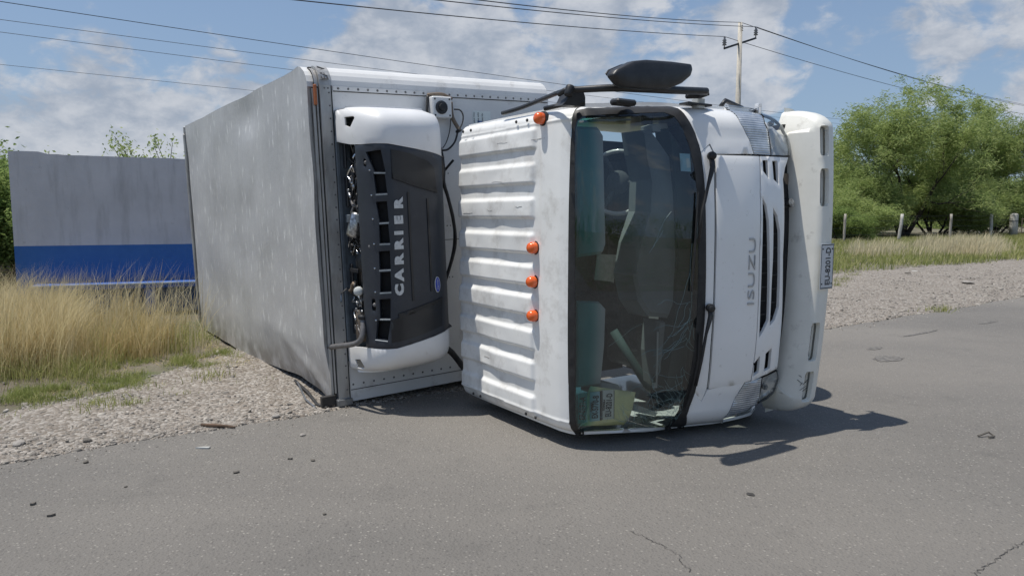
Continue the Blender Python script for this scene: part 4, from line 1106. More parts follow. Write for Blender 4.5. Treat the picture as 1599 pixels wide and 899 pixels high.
# smooth dark inset panels on the face, ribs and lettering
panel('dark_inset', win1, [], SU, unit_dark, front_cover, .01, .04, off=.006)
win2 = [upx(*p) for p in ((622, 496), (690, 466), (690, 508), (640, 528), (612, 535), (611, 500))]
panel('dark_inset', win2, [], SU, unit_dark, front_cover, .01, .04, off=.005)
panel('inset_ledge', [upx(*p) for p in ((612, 270), (645, 284), (681, 297), (681, 301), (650, 292), (613, 279))], [], SU, rubber, front_cover, .01, .03, off=.012)
panel('inset_ledge', [upx(*p) for p in ((622, 490), (650, 480), (689, 464), (689, 468), (652, 486), (623, 497))], [], SU, rubber, front_cover, .01, .03, off=.010)
for (xa, ya, yb) in ((637, 300, 470), (667, 310, 455)):
    a = upx(xa, ya); b_ = upx(xa+3, yb); panel('cover_rib', [(a[0]-.008, b_[1]), (a[0]+.008, b_[1]), (a[0]+.008, a[1]), (a[0]-.008, a[1])], [], SU, unit_dark, front_cover, .006, .03, off=.006)
# CARRIER letters, one by one, following the curved cover
ys = [441, 412, 385, 360.5, 339, 319.5]; ys = [441.5, 414.5, 387, 361, 341, 323.5, 316]
lets = list('CARRIER'); yy = [441, 415, 387, 361, 340.5, 336, 316]
yy = [442, 419, 397, 373.5, 357.5, 341, 319]; yy = [452, 429.5, 405.5, 382, 363.5, 343.5, 318]
for ch, y in zip(lets, yy):
    s_, z_ = upx(624+(441-y)*.0-(441-y)*(-.0)-1.5*(441-y)/125, y); p = Vector(SU(s_, z_)); e = 1e-3
    pa = (Vector(SU(s_+e, z_))-p); pb = (Vector(SU(s_, z_+e))-p); n = pb.cross(pa).normalized()
    if (CAML-p).dot(n) < 0: n = -n
    text(ch, .082, TM(p+n*.004, n=n, xdir=pb), letter_white, front_cover, 'letter', depth=.002, bold=.006, sx=1.32)
s_, z_ = upx(682, 444); p = Vector(SU(s_, z_)); e = 1e-3; pa = Vector(SU(s_+e, z_))-p; pb = Vector(SU(s_, z_+e))-p; n = pb.cross(pa).normalized(); n = n if (CAML-p).dot(n) > 0 else -n
M_ = TM(p+n*.004, n=n, xdir=pb)
bm_ = MB(); ring = [M_ @ Vector((.058*math.cos(a), .026*math.sin(a), 0)) for a in [k*math.pi/14 for k in range(28)]]; ring2 = [M_ @ Vector((.058*math.cos(a), .026*math.sin(a), .006)) for a in [k*math.pi/14 for k in range(28)]]
bm_.add(ring+ring2, [(k, (k+1) % 28, 28+(k+1) % 28, 28+k) for k in range(28)]+[tuple(range(28, 56))]); badge = bm_.build('badge', letter_white, front_cover)
ring = [M_ @ Vector((.053*math.cos(a), .022*math.sin(a), .0065)) for a in [k*math.pi/14 for k in range(28)]]
MB().add(ring, [tuple(range(28))]).build('badge_face', badge_blue, front_cover)
text('Carrier', .026, TM(p+n*.0115, n=n, xdir=pb), letter_white, front_cover, 'badge_lettering', depth=.0003, shear=.2)
for (x, y) in ((577, 266), (580, 305), (582, 342), (584, 381), (585, 419), (586, 456), (587, 500)):
    s_, z_ = upx(x, y); p = Vector(SU(s_, z_)); MB().lathe([(.008, 0), (.006, .005), (.002, .006)], 8, axis_M(p, CAML-p)).build('cover_bolt', chrome, front_cover)
for (x, y) in ((569, 254), (576, 385), (583, 476)):
    s_, z_ = upx(x, y); p = Vector(SU(s_, z_))-Vector((0, -.01, 0)); MB().lathe([(.014, 0), (.014, .006), (.008, .01)], 10, axis_M(p, CAML-p)).build('latch', pipe_grey, front_cover)
# text-like moulding on white end and machinery in the open side
def mpt(x, y, u=.13):
    q = uplane(x, y, u-TILT*1.2); return q
rr = random.Random(5)
back = MB().box((.02, .20, .52), (.34, .215, 2.0)).map(TB).build('inner_partition', dark_void, unit)
MB().box((.004, .088, .50), (.030, .112, 2.02), .002).map(TB).build('side_flange', unit_frame, unit)
for z0_, z1_ in ((1.78, 1.98), (1.50, 1.72), (1.18, 1.36), (.84, 1.08), (.55, .74)):
    MB().box((.05, .125, z0_), (.095, .14, z1_), .006).map(TB).build('bracket_plate', unit_dark, unit)
MB().box((.05, .118, 1.385), (.30, .135, 1.445), .004).map(TB).build('cross_brace', unit_frame, unit)
MB().box((.05, .12, 1.02), (.22, .132, 1.05), .004).map(TB).build('cross_brace', steel_dark, unit)
MB().lathe([(.05, 0), (.055, .02), (.055, .16), (.04, .18)], 16, axis_M(TB(.20, .16, 1.45), (0, -.25, -1))).build('receiver_tank', foil, unit, True)
MB().lathe([(.04, 0), (.045, .01), (.045, .22), (.03, .24)], 16, axis_M(TB(.14, .17, .74), (0, 0, -1))).build('filter_drier', brown_rust, unit, True)
MB().lathe([(.07, 0), (.075, .01), (.075, .05), (.03, .06)], 20, axis_M(TB(.24, .19, 1.10), (.2, -1, 0))).build('pulley', steel_dark, unit, True)
MB().lathe([(.035, 0), (.035, .015), (.025, .03)], 12, axis_M(TB(.27, .10, .895), (.8, -.6, 0))).build('filter_cap', trim_lightgrey, unit, True)
def clump(cx_, cz__, n, w_, h_, r0, r1, mats):
    for i in range(n):
        f = cx_+rr.uniform(-w_, w_); z = cz__+rr.uniform(-h_, h_); u = rr.uniform(.12, .19); pts = [Vector((f, u, z))]
        for _ in range(rr.randint(2, 4)): pts.append(pts[-1]+Vector((rr.uniform(-.06, .06), rr.uniform(-.02, .02), rr.uniform(-.06, .06))))
        for q in pts: q.x = min(max(q.x, .06), .30); q.y = min(max(q.y, .10), .195)
        MB().tube([TB(*q) for q in smooth_path(pts, 3)], rr.uniform(r0, r1), 6).build('pipe', rr.choice(mats), unit, True)
clump(.18, 1.78, 16, .09, .13, .004, .012, [steel_dark, pipe_grey, frame_black, chrome])
clump(.16, 1.60, 10, .08, .08, .005, .014, [foil, steel_dark, pipe_grey])
clump(.15, 1.22, 18, .07, .07, .004, .012, [foil, chrome, steel_dark, frame_black])
clump(.18, .90, 14, .11, .03, .005, .013, [brown_rust, frame_black, steel_dark, chrome])
clump(.17, .77, 12, .07, .05, .005, .012, [foil, foil, steel_dark])
clump(.16, .62, 10, .07, .05, .005, .012, [steel_dark, brown_rust, pipe_grey])
for k in range(6):
    MB().tube([TB(.06+.035*k, .185, 1.93), TB(.07+.035*k, .185, 1.5), TB(.06+.035*k, .185, .6)], .007, 6).build('pipe', [steel_dark, frame_black, pipe_grey][k % 3], unit, True)
ex = [uplane(566, 497, .08), uplane(567, 515, .07), uplane(563, 530, .05), uplane(552, 537, .02), uplane(530, 540, -.02), uplane(503, 543, -.07)]
MB().tube(smooth_path(ex, 6), .020, 12).build('drain_pipe', pipe_grey, unit, True)
MB().lathe([(.03, 0), (.034, .01), (.034, .03)], 12, axis_M(ex[0]-Vector((0, 0, .005)), (0, 0, 1))).build('pipe_clamp', steel_dark, unit, True)
MB().tube([TB(.05, .1, .90), TB(-.0, .07, .86), TB(.02, .06, .80), TB(-.03, .05, .77)], .006, 6).build('loose_wire', foil, unit)

# ---------------- cab: body surface S(a, w): a runs roof -> windshield -> front, w runs across and wraps round the sides
prof_c = [(.455, .790), (.58, .782), (.9, .772), (1.3, .765), (1.68, .762), (1.76, .768), (1.82, .785), (1.865, .815), (1.90, .86), (1.955, .98), (2.02, 1.14), (2.08, 1.30), (2.135, 1.46), (2.185, 1.62), (2.225, 1.74), (2.255, 1.84), (2.275, 1.95), (2.285, 2.08), (2.285, 2.2), (2.275, 2.32), (2.25, 2.40), (2.22, 2.46)]
pc = smooth_path([(a, b_, 0) for a, b_ in prof_c], 5); cl = [0.0]
for i in range(1, len(pc)): cl.append(cl[-1]+(pc[i]-pc[i-1]).length)
clA = np.array(cl); pcf = np.array([p.x for p in pc]); pcu = np.array([p.y for p in pc])
nf = np.gradient(pcu, clA); nu = -np.gradient(pcf, clA)          # outward normal (f, u)
def hwid(a): return float(np.interp(a, [0, 1.2, 1.5, 2.2, 2.9], [1.01, .995, 1.0, 1.04, 1.035]))
def rad(a): return float(np.interp(a, [0, 1.2, 1.45, 1.9, 2.3, 3], [.07, .07, .10, .15, .17, .18]))
ZC = 1.093
def SC(a, w):
    f = float(np.interp(a, clA, pcf)); u = float(np.interp(a, clA, pcu)); n1_ = float(np.interp(a, clA, nf)); n2_ = float(np.interp(a, clA, nu))
    l = math.hypot(n1_, n2_); n1_ /= l; n2_ /= l
    h = hwid(a); r = rad(a); s = 1 if w > 0 else -1; aw = abs(w); fl = h-r
    crown = float(np.interp(a, [0, 1.2, 1.6, 2.2, 3], [.015, .015, .05, .09, .10]))
    if aw <= fl: z = aw; d = crown*(aw/fl)**3
    else:
        th = (aw-fl)/r
        if th < math.pi/2: z = fl+r*math.sin(th); d = crown+r*(1-math.cos(th))+.15*r*math.sin(th)*0
        else: z = h; d = crown+r+(aw-fl-r*math.pi/2)
    return (f-n1_*d, u-n2_*d, ZC+s*z)
def wmax(a): return hwid(a)-rad(a)+rad(a)*math.pi/2
def cpx(x, y): 
    g = (1.1+(x-880)/150*.5 if x > 880 else .6, (430-y)/260.0); a, w_ = solve(SC, (x, y), g, 22)
    return (min(max(a, 0), clA[-1]), max(-wmax(a), min(wmax(a), w_)))
def a_sil(x, s):   # profile position whose side edge appears at picture column x
    best = None
    for k in range(400):
        a = 1.0+1.9*k/399; px_ = proj(TW(SC(a, s*wmax(a)*.97)))[0]
        if best is None or abs(px_-x) < best[0]: best = (abs(px_-x), a)
    return best[1]
def edge_pts(x0, x1, s, n=8):
    a0, a1 = a_sil(x0, s), a_sil(x1, s); return [(a0+(a1-a0)*k/(n-1), s*wmax(a0+(a1-a0)*k/(n-1))) for k in range(n)]
for q in ((888, 400), (1112, 400), (1190, 400), (1222, 400), (1095, 235), (1060, 655), (1045, 170)):
    r_ = cpx(*q); print('cab', q, [round(v, 3) for v in r_], [round(v, 1) for v in proj(TW(SC(*r_)))])
cab = MB().box((.56, .90, .16), (.60, 2.2, 2.03)).build('cab', roof_paint, truck)     # rear wall of the cab
# roof skin with nine pressed ribs
a_w = cpx(888, 400)[0]
RZ = [1.925, 1.705, 1.487, 1.262, 1.058, .862, .640, .435, .205]
def sst(x, a, b_): t = min(1, max(0, (x-a)/(b_-a))); return t*t*(3-2*t)
def rib_h(a, w_):
    z = ZC+w_; f = a+.5; h = 0
    for k, rz in enumerate(RZ):
        hwz = .052; e1 = sst(z, rz-hwz-.016, rz-hwz+.004)*(1-sst(z, rz+hwz-.004, rz+hwz+.030))
        e2 = sst(f, .48, .56)*(1-sst(f, 1.49-.0, 1.53)); h = max(h, e1*e2)
    h *= .020
    h += .006*sst(f, 1.565, 1.60)+.005*(sst(abs(w_), .905, .925))*(1-sst(f, 1.5, 1.6)*0)
    dn = .010*mnoise.noise(Vector((f*2.6, z*3, 7)))+.004*mnoise.noise(Vector((f*7, z*7, 2)))
    dn -= .022*math.exp(-((f-.75)/.22)**2-((z-.45)/.28)**2)
    dn -= .012*math.exp(-((f-.62)/.12)**2-((z-.95)/.12)**2)-.0
    return h+dn*(1-sst(f, 1.5, 1.62))
aw_ = list(np.linspace(0, a_w, 120)); ww = list(np.linspace(-1.0, 1.0, 281))
def roofp(a, t):
    w_ = t*wmax(a); p = Vector(SC(a, w_)); n1_ = float(np.interp(a, clA, nf)); n2_ = float(np.interp(a, clA, nu))
    k = rib_h(a, w_)*(1 if abs(w_) < .93 else .3); q = p+Vector((n1_, n2_, 0))*k
    if a < .05: q = q+Vector((0, .05*(1-a/.05)**2, 0))
    b_ = (q.x-.5)
    return q
rb = MB().grid(roofp, aw_, ww, flip=True)
rfo = rb.build('roof_panel', roof_paint, cab, True)
# rear lip of the roof
MB().grid(lambda t, k: (lambda p: (p[0]+.0+.02*k, p[1]+.10*k, p[2]))(roofp(0, t)), ww[::4], [0, 1], flip=True).build('roof_lip', roof_paint, cab, True)
for (x, y) in ((725, 201), (737, 200), (808, 190), (825, 188), (741, 618), (752, 622), (823, 651), (838, 658)):
    q = uplane(x, y, .775); q.z = min(max(q.z, ZC-.955), ZC+.955)
    MB().lathe([(.010, 0), (.012, .004), (.006, .010)], 8, axis_M(q-Vector((0, .006, 0)), (0, -1, 0))).build('roof_plug', rubber, cab)
for k, (x, y) in enumerate(((843, 185), (832, 387), (831, 440), (832, 493))):
    q = uplane(x, y, .745)
    M_ = axis_M((q.x, .775, q.z), (0, -1, 0))
    ml = MB().lathe([(.044, -.01), (.046, 0), (.044, .012), (.036, .014)], 24, M_).build('marker_base', rubber, cab)
    MB().lathe([(.036, .008), (.038, .02), (.037, .045), (.030, .060), (.018, .068), (.004, .070)], 24, M_).build('marker_light', amber, cab, True)
rsc = random.Random(21)
for k in range(9):
    z = rsc.choice(RZ)+rsc.uniform(-.05, .05); f = rsc.uniform(.55, 1.45); L = rsc.uniform(.02, .16); pts = []
    for i in range(4):
        a = f-.455+L*i/3; w_ = (z-ZC)/1.0/wmax(a)+rsc.gauss(0, .002); pp2 = roofp(a, w_); pts.append(pp2-Vector((0, .0006, 0)))
    MB().tube(pts, rsc.uniform(.0006, .0014), 4).build('scuff', [brown_rust, pipe_grey, pipe_grey][k % 3], cab)

# windshield: black gasket ring and glass
g_out_px = [(888, 650), (888, 560), (888, 430), (888, 300), (888, 200), (890, 183), (897, 174), (912, 171), (980, 168), (1040, 167), (1058, 170), (1072, 184), (1085, 208), (1094, 238), (1100, 290), (1102, 360), (1102, 430), (1100, 500), (1094, 560), (1085, 612), (1072, 648), (1060, 668), (1042, 677), (980, 682), (910, 683), (894, 681), (889, 672)]
g_in_px = [(898, 650), (898, 560), (898, 430), (898, 300), (898, 200), (901, 188), (910, 182), (980, 178), (1036, 176), (1052, 182), (1064, 198), (1075, 225), (1084, 262), (1089, 310), (1090, 360), (1090, 430), (1088, 490), (1083, 550), (1074, 602), (1063, 642), (1050, 660), (1032, 669), (980, 673), (912, 675), (902, 669)]
g_out = [cpx(*p) for p in g_out_px]; g_in = [cpx(*p) for p in g_in_px]
g_out = [(max(a, a_w), b_) for a, b_ in g_out]
panel('windshield_gasket', g_out, [g_in], SC, rubber, cab, .03, .035, off=.008, edge=.004)
gl = panel('windshield', g_in, [], SC, windshield_glass, cab, 0.0, .05, off=.002)
gob = bpy.data.objects['windshield']
# A-pillar / corner skins above and below, cowl strip, bonnet panel, grille panel, lights
up_outer = [(a, b_) for a, b_ in edge_pts(886, 1136, 1, 12)]; lo_outer = edge_pts(886, 1130, -1, 12)
def gseg(i0, i1): return g_out[i0:i1]
top_chain = [q for q in g_out if q[1] > 0 and q[0] >= a_w][1:]
iT = [i for i, p in enumerate(g_out_px) if p in ((888, 200),)][0]; iTe = [i for i, p in enumerate(g_out_px) if p == (1094, 238)][0]
chainT = [(a_w, g_out[iT][1])]+g_out[iT+1:iTe+1]
cU = panel('corner_panel', chainT+[cpx(1109, 224), cpx(1117, 240), cpx(1150, 240), cpx(1177, 240), cpx(1170, 218), cpx(1156, 192), cpx(1136, 170)]+[(a, b_) for a, b_ in up_outer[::-1]]+[(a_w, wmax(a_w))], [], SC, front_paint, cab, .015, .035, edge=.003)
iB0 = [i for i, p in enumerate(g_out_px) if p == (1085, 612)][0]
chainB = g_out[iB0:]+[(a_w, g_out[0][1]-.0)]
chainB = [q for q in chainB]
cL = panel('corner_panel', chainB+[(a_w, -wmax(a_w))]+lo_outer+[cpx(1130, 653), cpx(1147, 622), cpx(1163, 597), cpx(1130, 603), cpx(1105, 609), cpx(1096, 627)], [], SC, front_paint, cab, .015, .035, edge=.003)
panel('cowl_strip', g_out[iTe:iB0+1]+[cpx(*p) for p in ((1096, 626), (1104, 607), (1110, 540), (1114, 480), (1116, 400), (1116, 300), (1115, 241), (1108, 226))], [], SC, front_paint, cab, .015, .035, off=-.002, edge=.003)
bon = [cpx(*p) for p in ((1118, 242), (1150, 243), (1185.5, 244), (1186.5, 300), (1185.5, 400), (1182.5, 500), (1177.5, 560), (1172, 594), (1150, 600), (1107, 607), (1113, 540), (1117, 470), (1119, 400), (1119, 300))]
panel('bonnet_panel', bon, [], SC, front_paint, cab, .02, .04, off=.004, edge=.005)
gr_out = [cpx(*p) for p in ((1187, 244), (1231, 246), (1226, 262), (1223, 280), (1223, 400), (1221, 500), (1217, 545), (1214, 574), (1174, 595), (1179, 560), (1184, 500), (1187, 400), (1188, 300))]
slots = [((1191, 308), (1197, 320), (1201, 345), (1202.5, 430), (1200.5, 500), (1193, 516), (1185.5, 528), (1187.5, 480), (1190.3, 400)), ((1207.5, 324), (1214, 336), (1218.5, 360), (1218.5, 430), (1216.5, 480), (1210, 500), (1202, 509), (1205, 450), (1207.5, 400)),
         ((1191, 250), (1199, 250), (1201.5, 280), (1192, 267)), ((1206, 251), (1214, 251), (1217, 289), (1208.5, 280)), ((1178, 567), (1187.5, 555), (1185, 581), (1176.5, 588)), ((1196, 552), (1205.5, 543), (1202.5, 575), (1193, 580))]
sl = [[cpx(*p) for p in q] for q in slots]
panel('grille_panel', gr_out, sl, SC, front_paint, cab, .02, .025, off=.002, edge=.004)
gp_o = bpy.data.objects['grille_panel']
a0_, a1_ = min(p[0] for p in gr_out), max(p[0] for p in gr_out)
MB().grid(lambda a, w_: (lambda p: (p[0]-.06, p[1], p[2]))(SC(a, w_)), np.linspace(a0_-.03, a1_+.22, 6), np.linspace(-.86, .86, 24)).build('grille_backing', dark_void, gp_o)
for i, q in enumerate(sl[:2]):
    zs_ = [p[1] for p in q]; as_ = [p[0] for p in q]
    for k in range(int((max(zs_)-min(zs_))/.09)):
        z = min(zs_)+.06+k*.09
        if z > max(zs_)-.03: break
        pa, pb = Vector(SC(min(as_), z)), Vector(SC(max(as_), z)); MB().tube([pa-Vector((.03, 0, 0)), pb-Vector((.03, 0, 0))], .004, 4).build('grille_bar', black_plastic, gp_o)
# lights
hl = [((1136.6, 170.4), (1160, 172), (1186, 175), (1194, 192), (1201, 215), (1204, 242), (1178.5, 240), (1171, 218), (1157, 192)), ((1187, 175), (1212, 178), (1223, 192), (1231, 215), (1233, 243), (1205, 242), (1202, 215), (1195, 192))]
tl = [((1130, 654), (1147, 623), (1164.5, 597), (1190, 590), (1187, 612), (1183, 630), (1165, 642)), ((1191, 590), (1214, 579), (1216, 592), (1209, 612), (1199, 622), (1184, 630), (1188, 612))]
for grp, sgn in ((hl, 1), (tl, -1)):
    tp_ = [cpx(*p) for p in grp[0]]
    if sgn > 0: tp_ = edge_pts(1137, 1186, 1, 6)+tp_[3:]
    panel('turn_signal', tp_, [], SC, turn_lens, cab, .03, .03, off=.001, edge=.004)
    pts_ = [cpx(*p) for p in grp[1]]
    if sgn > 0: pts_ = edge_pts(1187, 1216, 1, 4)+[cpx(1226, 206)]+pts_[3:]
    ca_ = sum(p[0] for p in pts_)/len(pts_); cw_ = sum(p[1] for p in pts_)/len(pts_)
    ra_ = max(abs(p[0]-ca_) for p in pts_); rw_ = max(abs(p[1]-cw_) for p in pts_)
    hb = panel('headlight', pts_, [], SC, lamp_chrome, cab, .03, .018, off=-.012, disp=lambda a, w_: -.045*max(0, 1-((a-ca_)/ra_)**2-((w_-cw_)/rw_)**2)+.002*math.sin(a*60))
    bpn = Vector(SC(ca_, cw_)); MB().lathe([(.018, -.03), (.02, -.012), (.012, .002), (.003, .006)], 12, axis_M(bpn-Vector((.02, 0, 0)), (1, -.3, 0))).build('bulb', foil, cab, True)
    panel('headlight_lens', [(ca_+(a-ca_)*1.0, cw_+(b_-cw_)*1.0) for a, b_ in pts_], [], SC, clear_lens, cab, 0, .03, off=.004)
    rim_ = [(ca_+(a-ca_)*1.05, cw_+(b_-cw_)*1.04) for a, b_ in pts_]
    panel('headlight_seal', rim_, [pts_], SC, rubber, cab, .02, .03, off=-.002)
# maker lettering on the bonnet panel
a_, w_ = cpx(1173, 424); p = Vector(SC(a_, w_)); e = 1e-3; pb = Vector(SC(a_, w_+e))-p
text('ISUZU', .072, TM(p+Vector((.008, 0, 0)), n=(.97, -.24, 0), xdir=pb), chrome_letter, cab, 'maker_lettering', depth=.003, bold=-.0005, sx=2.25)
# lower front below the grille: dark void parts between cab and bumper
for k in range(9):
    z = .45+k*.15; MB().box((2.10, 2.26, z), (2.18, 2.36, z+random.uniform(.03, .10)), .005).build('support_bracket', random.choice([steel_dark, frame_black, brown_rust]), cab)
MB().box((2.02, 2.20, .3), (2.09, 2.42, 1.9)).build('cross_member', frame_black, cab)
MB().lathe([(.03, 0), (.03, .05)], 10, axis_M((2.2, 2.30, 1.52), (1, 0, .2))).build('tow_pin', foil, cab)
# door-side skins (upper one faces the sky, lower one the road)
def prof_side(a_from): return [(float(np.interp(a, clA, pcf)), float(np.interp(a, clA, pcu))) for a in np.linspace(0, a_from, 40)]
def zside(u, s): return ZC+s*float(np.interp(u, [.76, .85, 1.4, 2.3], [.985, .998, 1.04, 1.035]))
for s in (1, -1):
    loop = []
    for a in np.linspace(.02, clA[-1]-.03, 46):
        q = SC(a, s*wmax(a)); loop.append((q[0], q[1]))
    loop += [(1.9, 2.45), (.62, 2.45), (.58, .95)]
    S2 = lambda f, u, s=s: (f, u, zside(u, s))
    win = [(.82, .95), (1.62, .93), (1.80, 1.30), (1.86, 1.50), (.82, 1.52)]
    if s > 0:
        side = panel('side_panel', loop, [win], S2, white_paint, cab, .02, .12, smooth=False)
        panel('side_window', win, [], S2, side_glass, cab, 0, .2)
    else: side = panel('side_panel', loop, [], S2, white_paint, cab, .02, .12, smooth=False)
MB().box((.58, 2.40, .12), (2.1, 2.44, 2.06)).build('cab_floor', frame_black, cab)
# pillars' small fittings along the top side
q = uplane(975, 161, 1.1); MB().box((1.45, 1.05, ZC+1.035), (1.58, 1.2, ZC+1.062), .008).build('door_handle', black_plastic, cab)
q = fplane(975, 160, 1.95); MB().box((1.90, q.y-.08, q.z-.018), (1.98, q.y+.08, q.z+.018), .012).build('side_grip', black_plastic, cab)
q = fplane(1140, 163, 1.95); MB().tube([(1.95, q.y-.09, q.z-.02), (1.95, q.y-.05, q.z+.02), (1.95, q.y+.12, q.z-.015)], .016, 8).build('side_repeater', black_plastic, cab, True)

# wipers
def wiper(pts, r0, name='wiper'):
    P_ = [Vector(SC(*cpx(x, y)))+Vector((.018+.02*(k > 0), -.004, 0)) for k, (x, y) in enumerate(pts)]
    w_ = MB().tube(P_, [r0]*2+[r0*.6]*(len(P_)-2), 8).build(name, rubber, cab, True)
    MB().lathe([(.026, -.01), (.028, .01), (.022, .03), (.010, .034)], 14, axis_M(P_[0], (.9, -.4, 0))).build('wiper_pivot', rubber, w_, True)
    return P_, w_
P_, w_ = wiper([(1108, 244), (1106, 262), (1099, 290), (1090, 330), (1084, 380)], .017)
MB().tube([Vector(SC(*cpx(x, y)))+Vector((.022, 0, 0)) for x, y in ((1086, 300), (1083, 350), (1080, 400), (1076, 455))], .006, 6).build('wiper_blade', rubber, w_)
P_, w_ = wiper([(1106, 480), (1103, 492), (1096, 520), (1089, 560), (1080, 600)], .016)
MB().tube([Vector(SC(*cpx(x, y)))+Vector((.022, 0, 0)) for x, y in ((1088, 520), (1086, 560), (1078, 600), (1066, 640))], .006, 6).build('wiper_blade', rubber, w_)

# cracks in the windshield: spider web along the lower edge
ck = MB(); rk = random.Random(9)
def crack_line(x, y, ang, L, wv=.35, r=.0008):
    pts = []; n = int(L/7)+2
    for i in range(n):
        if not (899 < x < 1089 and 180 < y < 668): break
        pts.append(Vector(SC(*cpx(x, y)))+Vector((.004, -.001, 0))); ang += rk.gauss(0, wv); x += 7*math.cos(ang); y += 7*math.sin(ang)
    if len(pts) > 1: ck.tube(pts, r, 3, caps=False)
for k in range(46):
    t = rk.random(); x = 905+t*165; yb = float(np.interp(x, [900, 1030, 1048, 1062, 1074, 1083], [664, 662, 655, 638, 600, 548]))
    crack_line(x, yb-rk.uniform(2, 14), -math.pi/2+rk.uniform(-1.4, 1.4), rk.uniform(14, 45 if x > 990 else 24))
for k in range(26):
    y = rk.uniform(470, 650); x = float(np.interp(y, [470, 560, 640], [1086, 1080, 1055]))-rk.uniform(3, 14)
    crack_line(x, y, math.pi/2+rk.uniform(-.9, 1.1), rk.uniform(20, 70), .3)
for k in range(22):
    x = rk.uniform(1010, 1062); y = rk.uniform(600, 655); crack_line(x, y, rk.uniform(0, 6.28), rk.uniform(14, 40), .5)
for q in ((1048, 330, 2.3, 60), (1035, 360, 2.2, 40), (1080, 380, 1.6, 120), (1078, 420, 1.7, 140), (950, 540, -.5, 60)): crack_line(*q, wv=.08)
ck.build('windshield_cracks', crackm, cab, kind='stuff')
# permit papers stuck inside the glass
def on_glass(pxs, name, material, off, thick=.001): return panel(name, [cpx(*p) for p in pxs], [], SC, material, cab, thick, .05, off=off, smooth=True)
on_glass([(921, 610), (924, 604), (995, 614), (990, 640), (975, 668), (905, 669), (912, 655)], 'permit_paper', paper_y, -.022)
on_glass([(902, 616), (918, 613), (917, 661), (902, 663)], 'permit_sticker', paper_teal, -.014)
on_glass([(922, 613), (938, 612), (938, 658), (922, 660)], 'permit_sticker', paper_b, -.014)
on_glass([(941, 610), (961, 609), (960, 655), (941, 657)], 'permit_sticker', paper_w, -.012)
on_glass([(938, 612), (941, 611), (941, 657), (938, 658)], 'permit_sticker', ink, -.013)
on_glass([(1062, 239), (1078, 240), (1080, 268), (1064, 267)], 'inspection_sticker', paper_b, -.006)
on_glass([(1072, 247), (1077, 247), (1078, 262), (1073, 262)], 'inspection_sticker', paper_w, -.004)
def glass_text(s, x, y, size, sx=1.0, off=-.008):
    a_, w_ = cpx(x, y); p = Vector(SC(a_, w_)); pa = Vector(SC(a_+1e-3, w_))-p; pb = Vector(SC(a_, w_+1e-3))-p; n = pb.cross(pa).normalized(); n = n if n.x > 0 else -n
    text(s, size, TM(p+n*off, n=n, xdir=pb), ink, cab, 'plate_lettering', depth=.0003, sx=sx, bold=.0008)
glass_text('EP-0191-A', 910, 638, .055, .62); glass_text('EX-5770-B', 931, 636, .055, .62); glass_text('EU-8201-D', 952, 633, .055, .62)
glass_text('COAHUILA', 944, 633, .016, .9); glass_text('COAHUILA', 924.5, 636, .014, .9)
for (x0, x1, y0, y1) in ((941.5, 942.2, 611, 656), (959.5, 960.3, 610, 655)): on_glass([(x0, y0), (x1, y0), (x1, y1), (x0, y1)], 'sticker_border', ink, -.0105)

# interior
ins = MB(); ins.box((.62, .86, .14), (.64, 2.3, 2.05)); rear = ins.build('cabin_rear_lining', cab_dark, cab)
MB().grid(lambda f, z: (f, .835+.02*((z-ZC)/1)**2, z), [.64, 1.2, 1.72], np.linspace(.16, 2.03, 12)).build('headlining', cab_dark, cab, True)
MB().box((1.0, 2.28, .16), (2.05, 2.32, 2.02)).build('cabin_floor_mat', cab_dark, cab)
def ip(x, y, f): return fplane(x, y, f)
def slab(name, pxs, f0, f1, material, ch=.0, parent=cab):     # block whose face outline is given, with depth f0..f1
    fr_ = [ip(x, y, f1) for x, y in pxs]; bk = [Vector((f0, p.y, p.z)) for p in fr_]; n = len(fr_)
    c_ = sum(fr_, Vector())/n; fr2 = [c_+(p-c_)*.95+Vector((.0, 0, 0)) for p in fr_]; fr1 = [Vector((f1-.025, p.y, p.z)) for p in fr_]
    v = fr2+fr1+bk; f_ = [tuple(range(n))]+[(k, n+k, n+(k+1) % n, (k+1) % n) for k in range(n)]+[(n+k, 2*n+k, 2*n+(k+1) % n, n+(k+1) % n) for k in range(n)]
    return MB().add(v, f_).build(name, material, parent)
slab('sun_visor', [(904, 197), (936, 198), (942, 208), (946, 385), (942, 397), (904, 402)], 1.80, 1.83, trim_lightgrey)
slab('sun_visor', [(902, 470), (938, 471), (946, 480), (944, 540), (938, 602), (902, 606)], 1.80, 1.83, trim_lightgrey)
# dashboard: stepped slabs following the lower edge of the windshield
slab('dashboard', [(1005, 203), (1020, 203), (1046, 240), (1056, 300), (1060, 400), (1056, 470), (1046, 497), (1015, 494), (1000, 470), (992, 430), (1000, 380), (1016, 330), (1018, 280), (1010, 240)], 1.75, 1.95, dash_grey)
slab('dashboard_top', [(1046, 200), (1066, 225), (1079, 270), (1084, 340), (1085, 430), (1080, 520), (1068, 600), (1052, 640), (1035, 640), (1048, 560), (1056, 470), (1060, 400), (1056, 300)], 1.85, 1.98, mat('dash_dark', (.05, .075, .07), (.04, .06, .058), 6, .8))
slab('glove_box', [(1030, 500), (1052, 502), (1058, 560), (1048, 612), (1030, 600), (1026, 550)], 1.75, 1.90, dash_grey)
slab('instrument_hood', [(1018, 196), (1026, 193), (1042, 192), (1044, 200), (1035, 206), (1019, 206)], 1.8, 1.9, trim_lightgrey)
MB().tube([ip(1027, 518, 1.93), ip(1026, 560, 1.93), ip(1025, 600, 1.93)], .006, 6).build('trim_rail', trim_lightgrey, cab)
MB().box((*(ip(1022, 602, 1.92)-Vector((.01, .012, .012))),), (*(ip(1022, 602, 1.92)+Vector((.01, .015, .02))),)).build('trim_clip', trim_lightgrey, cab)
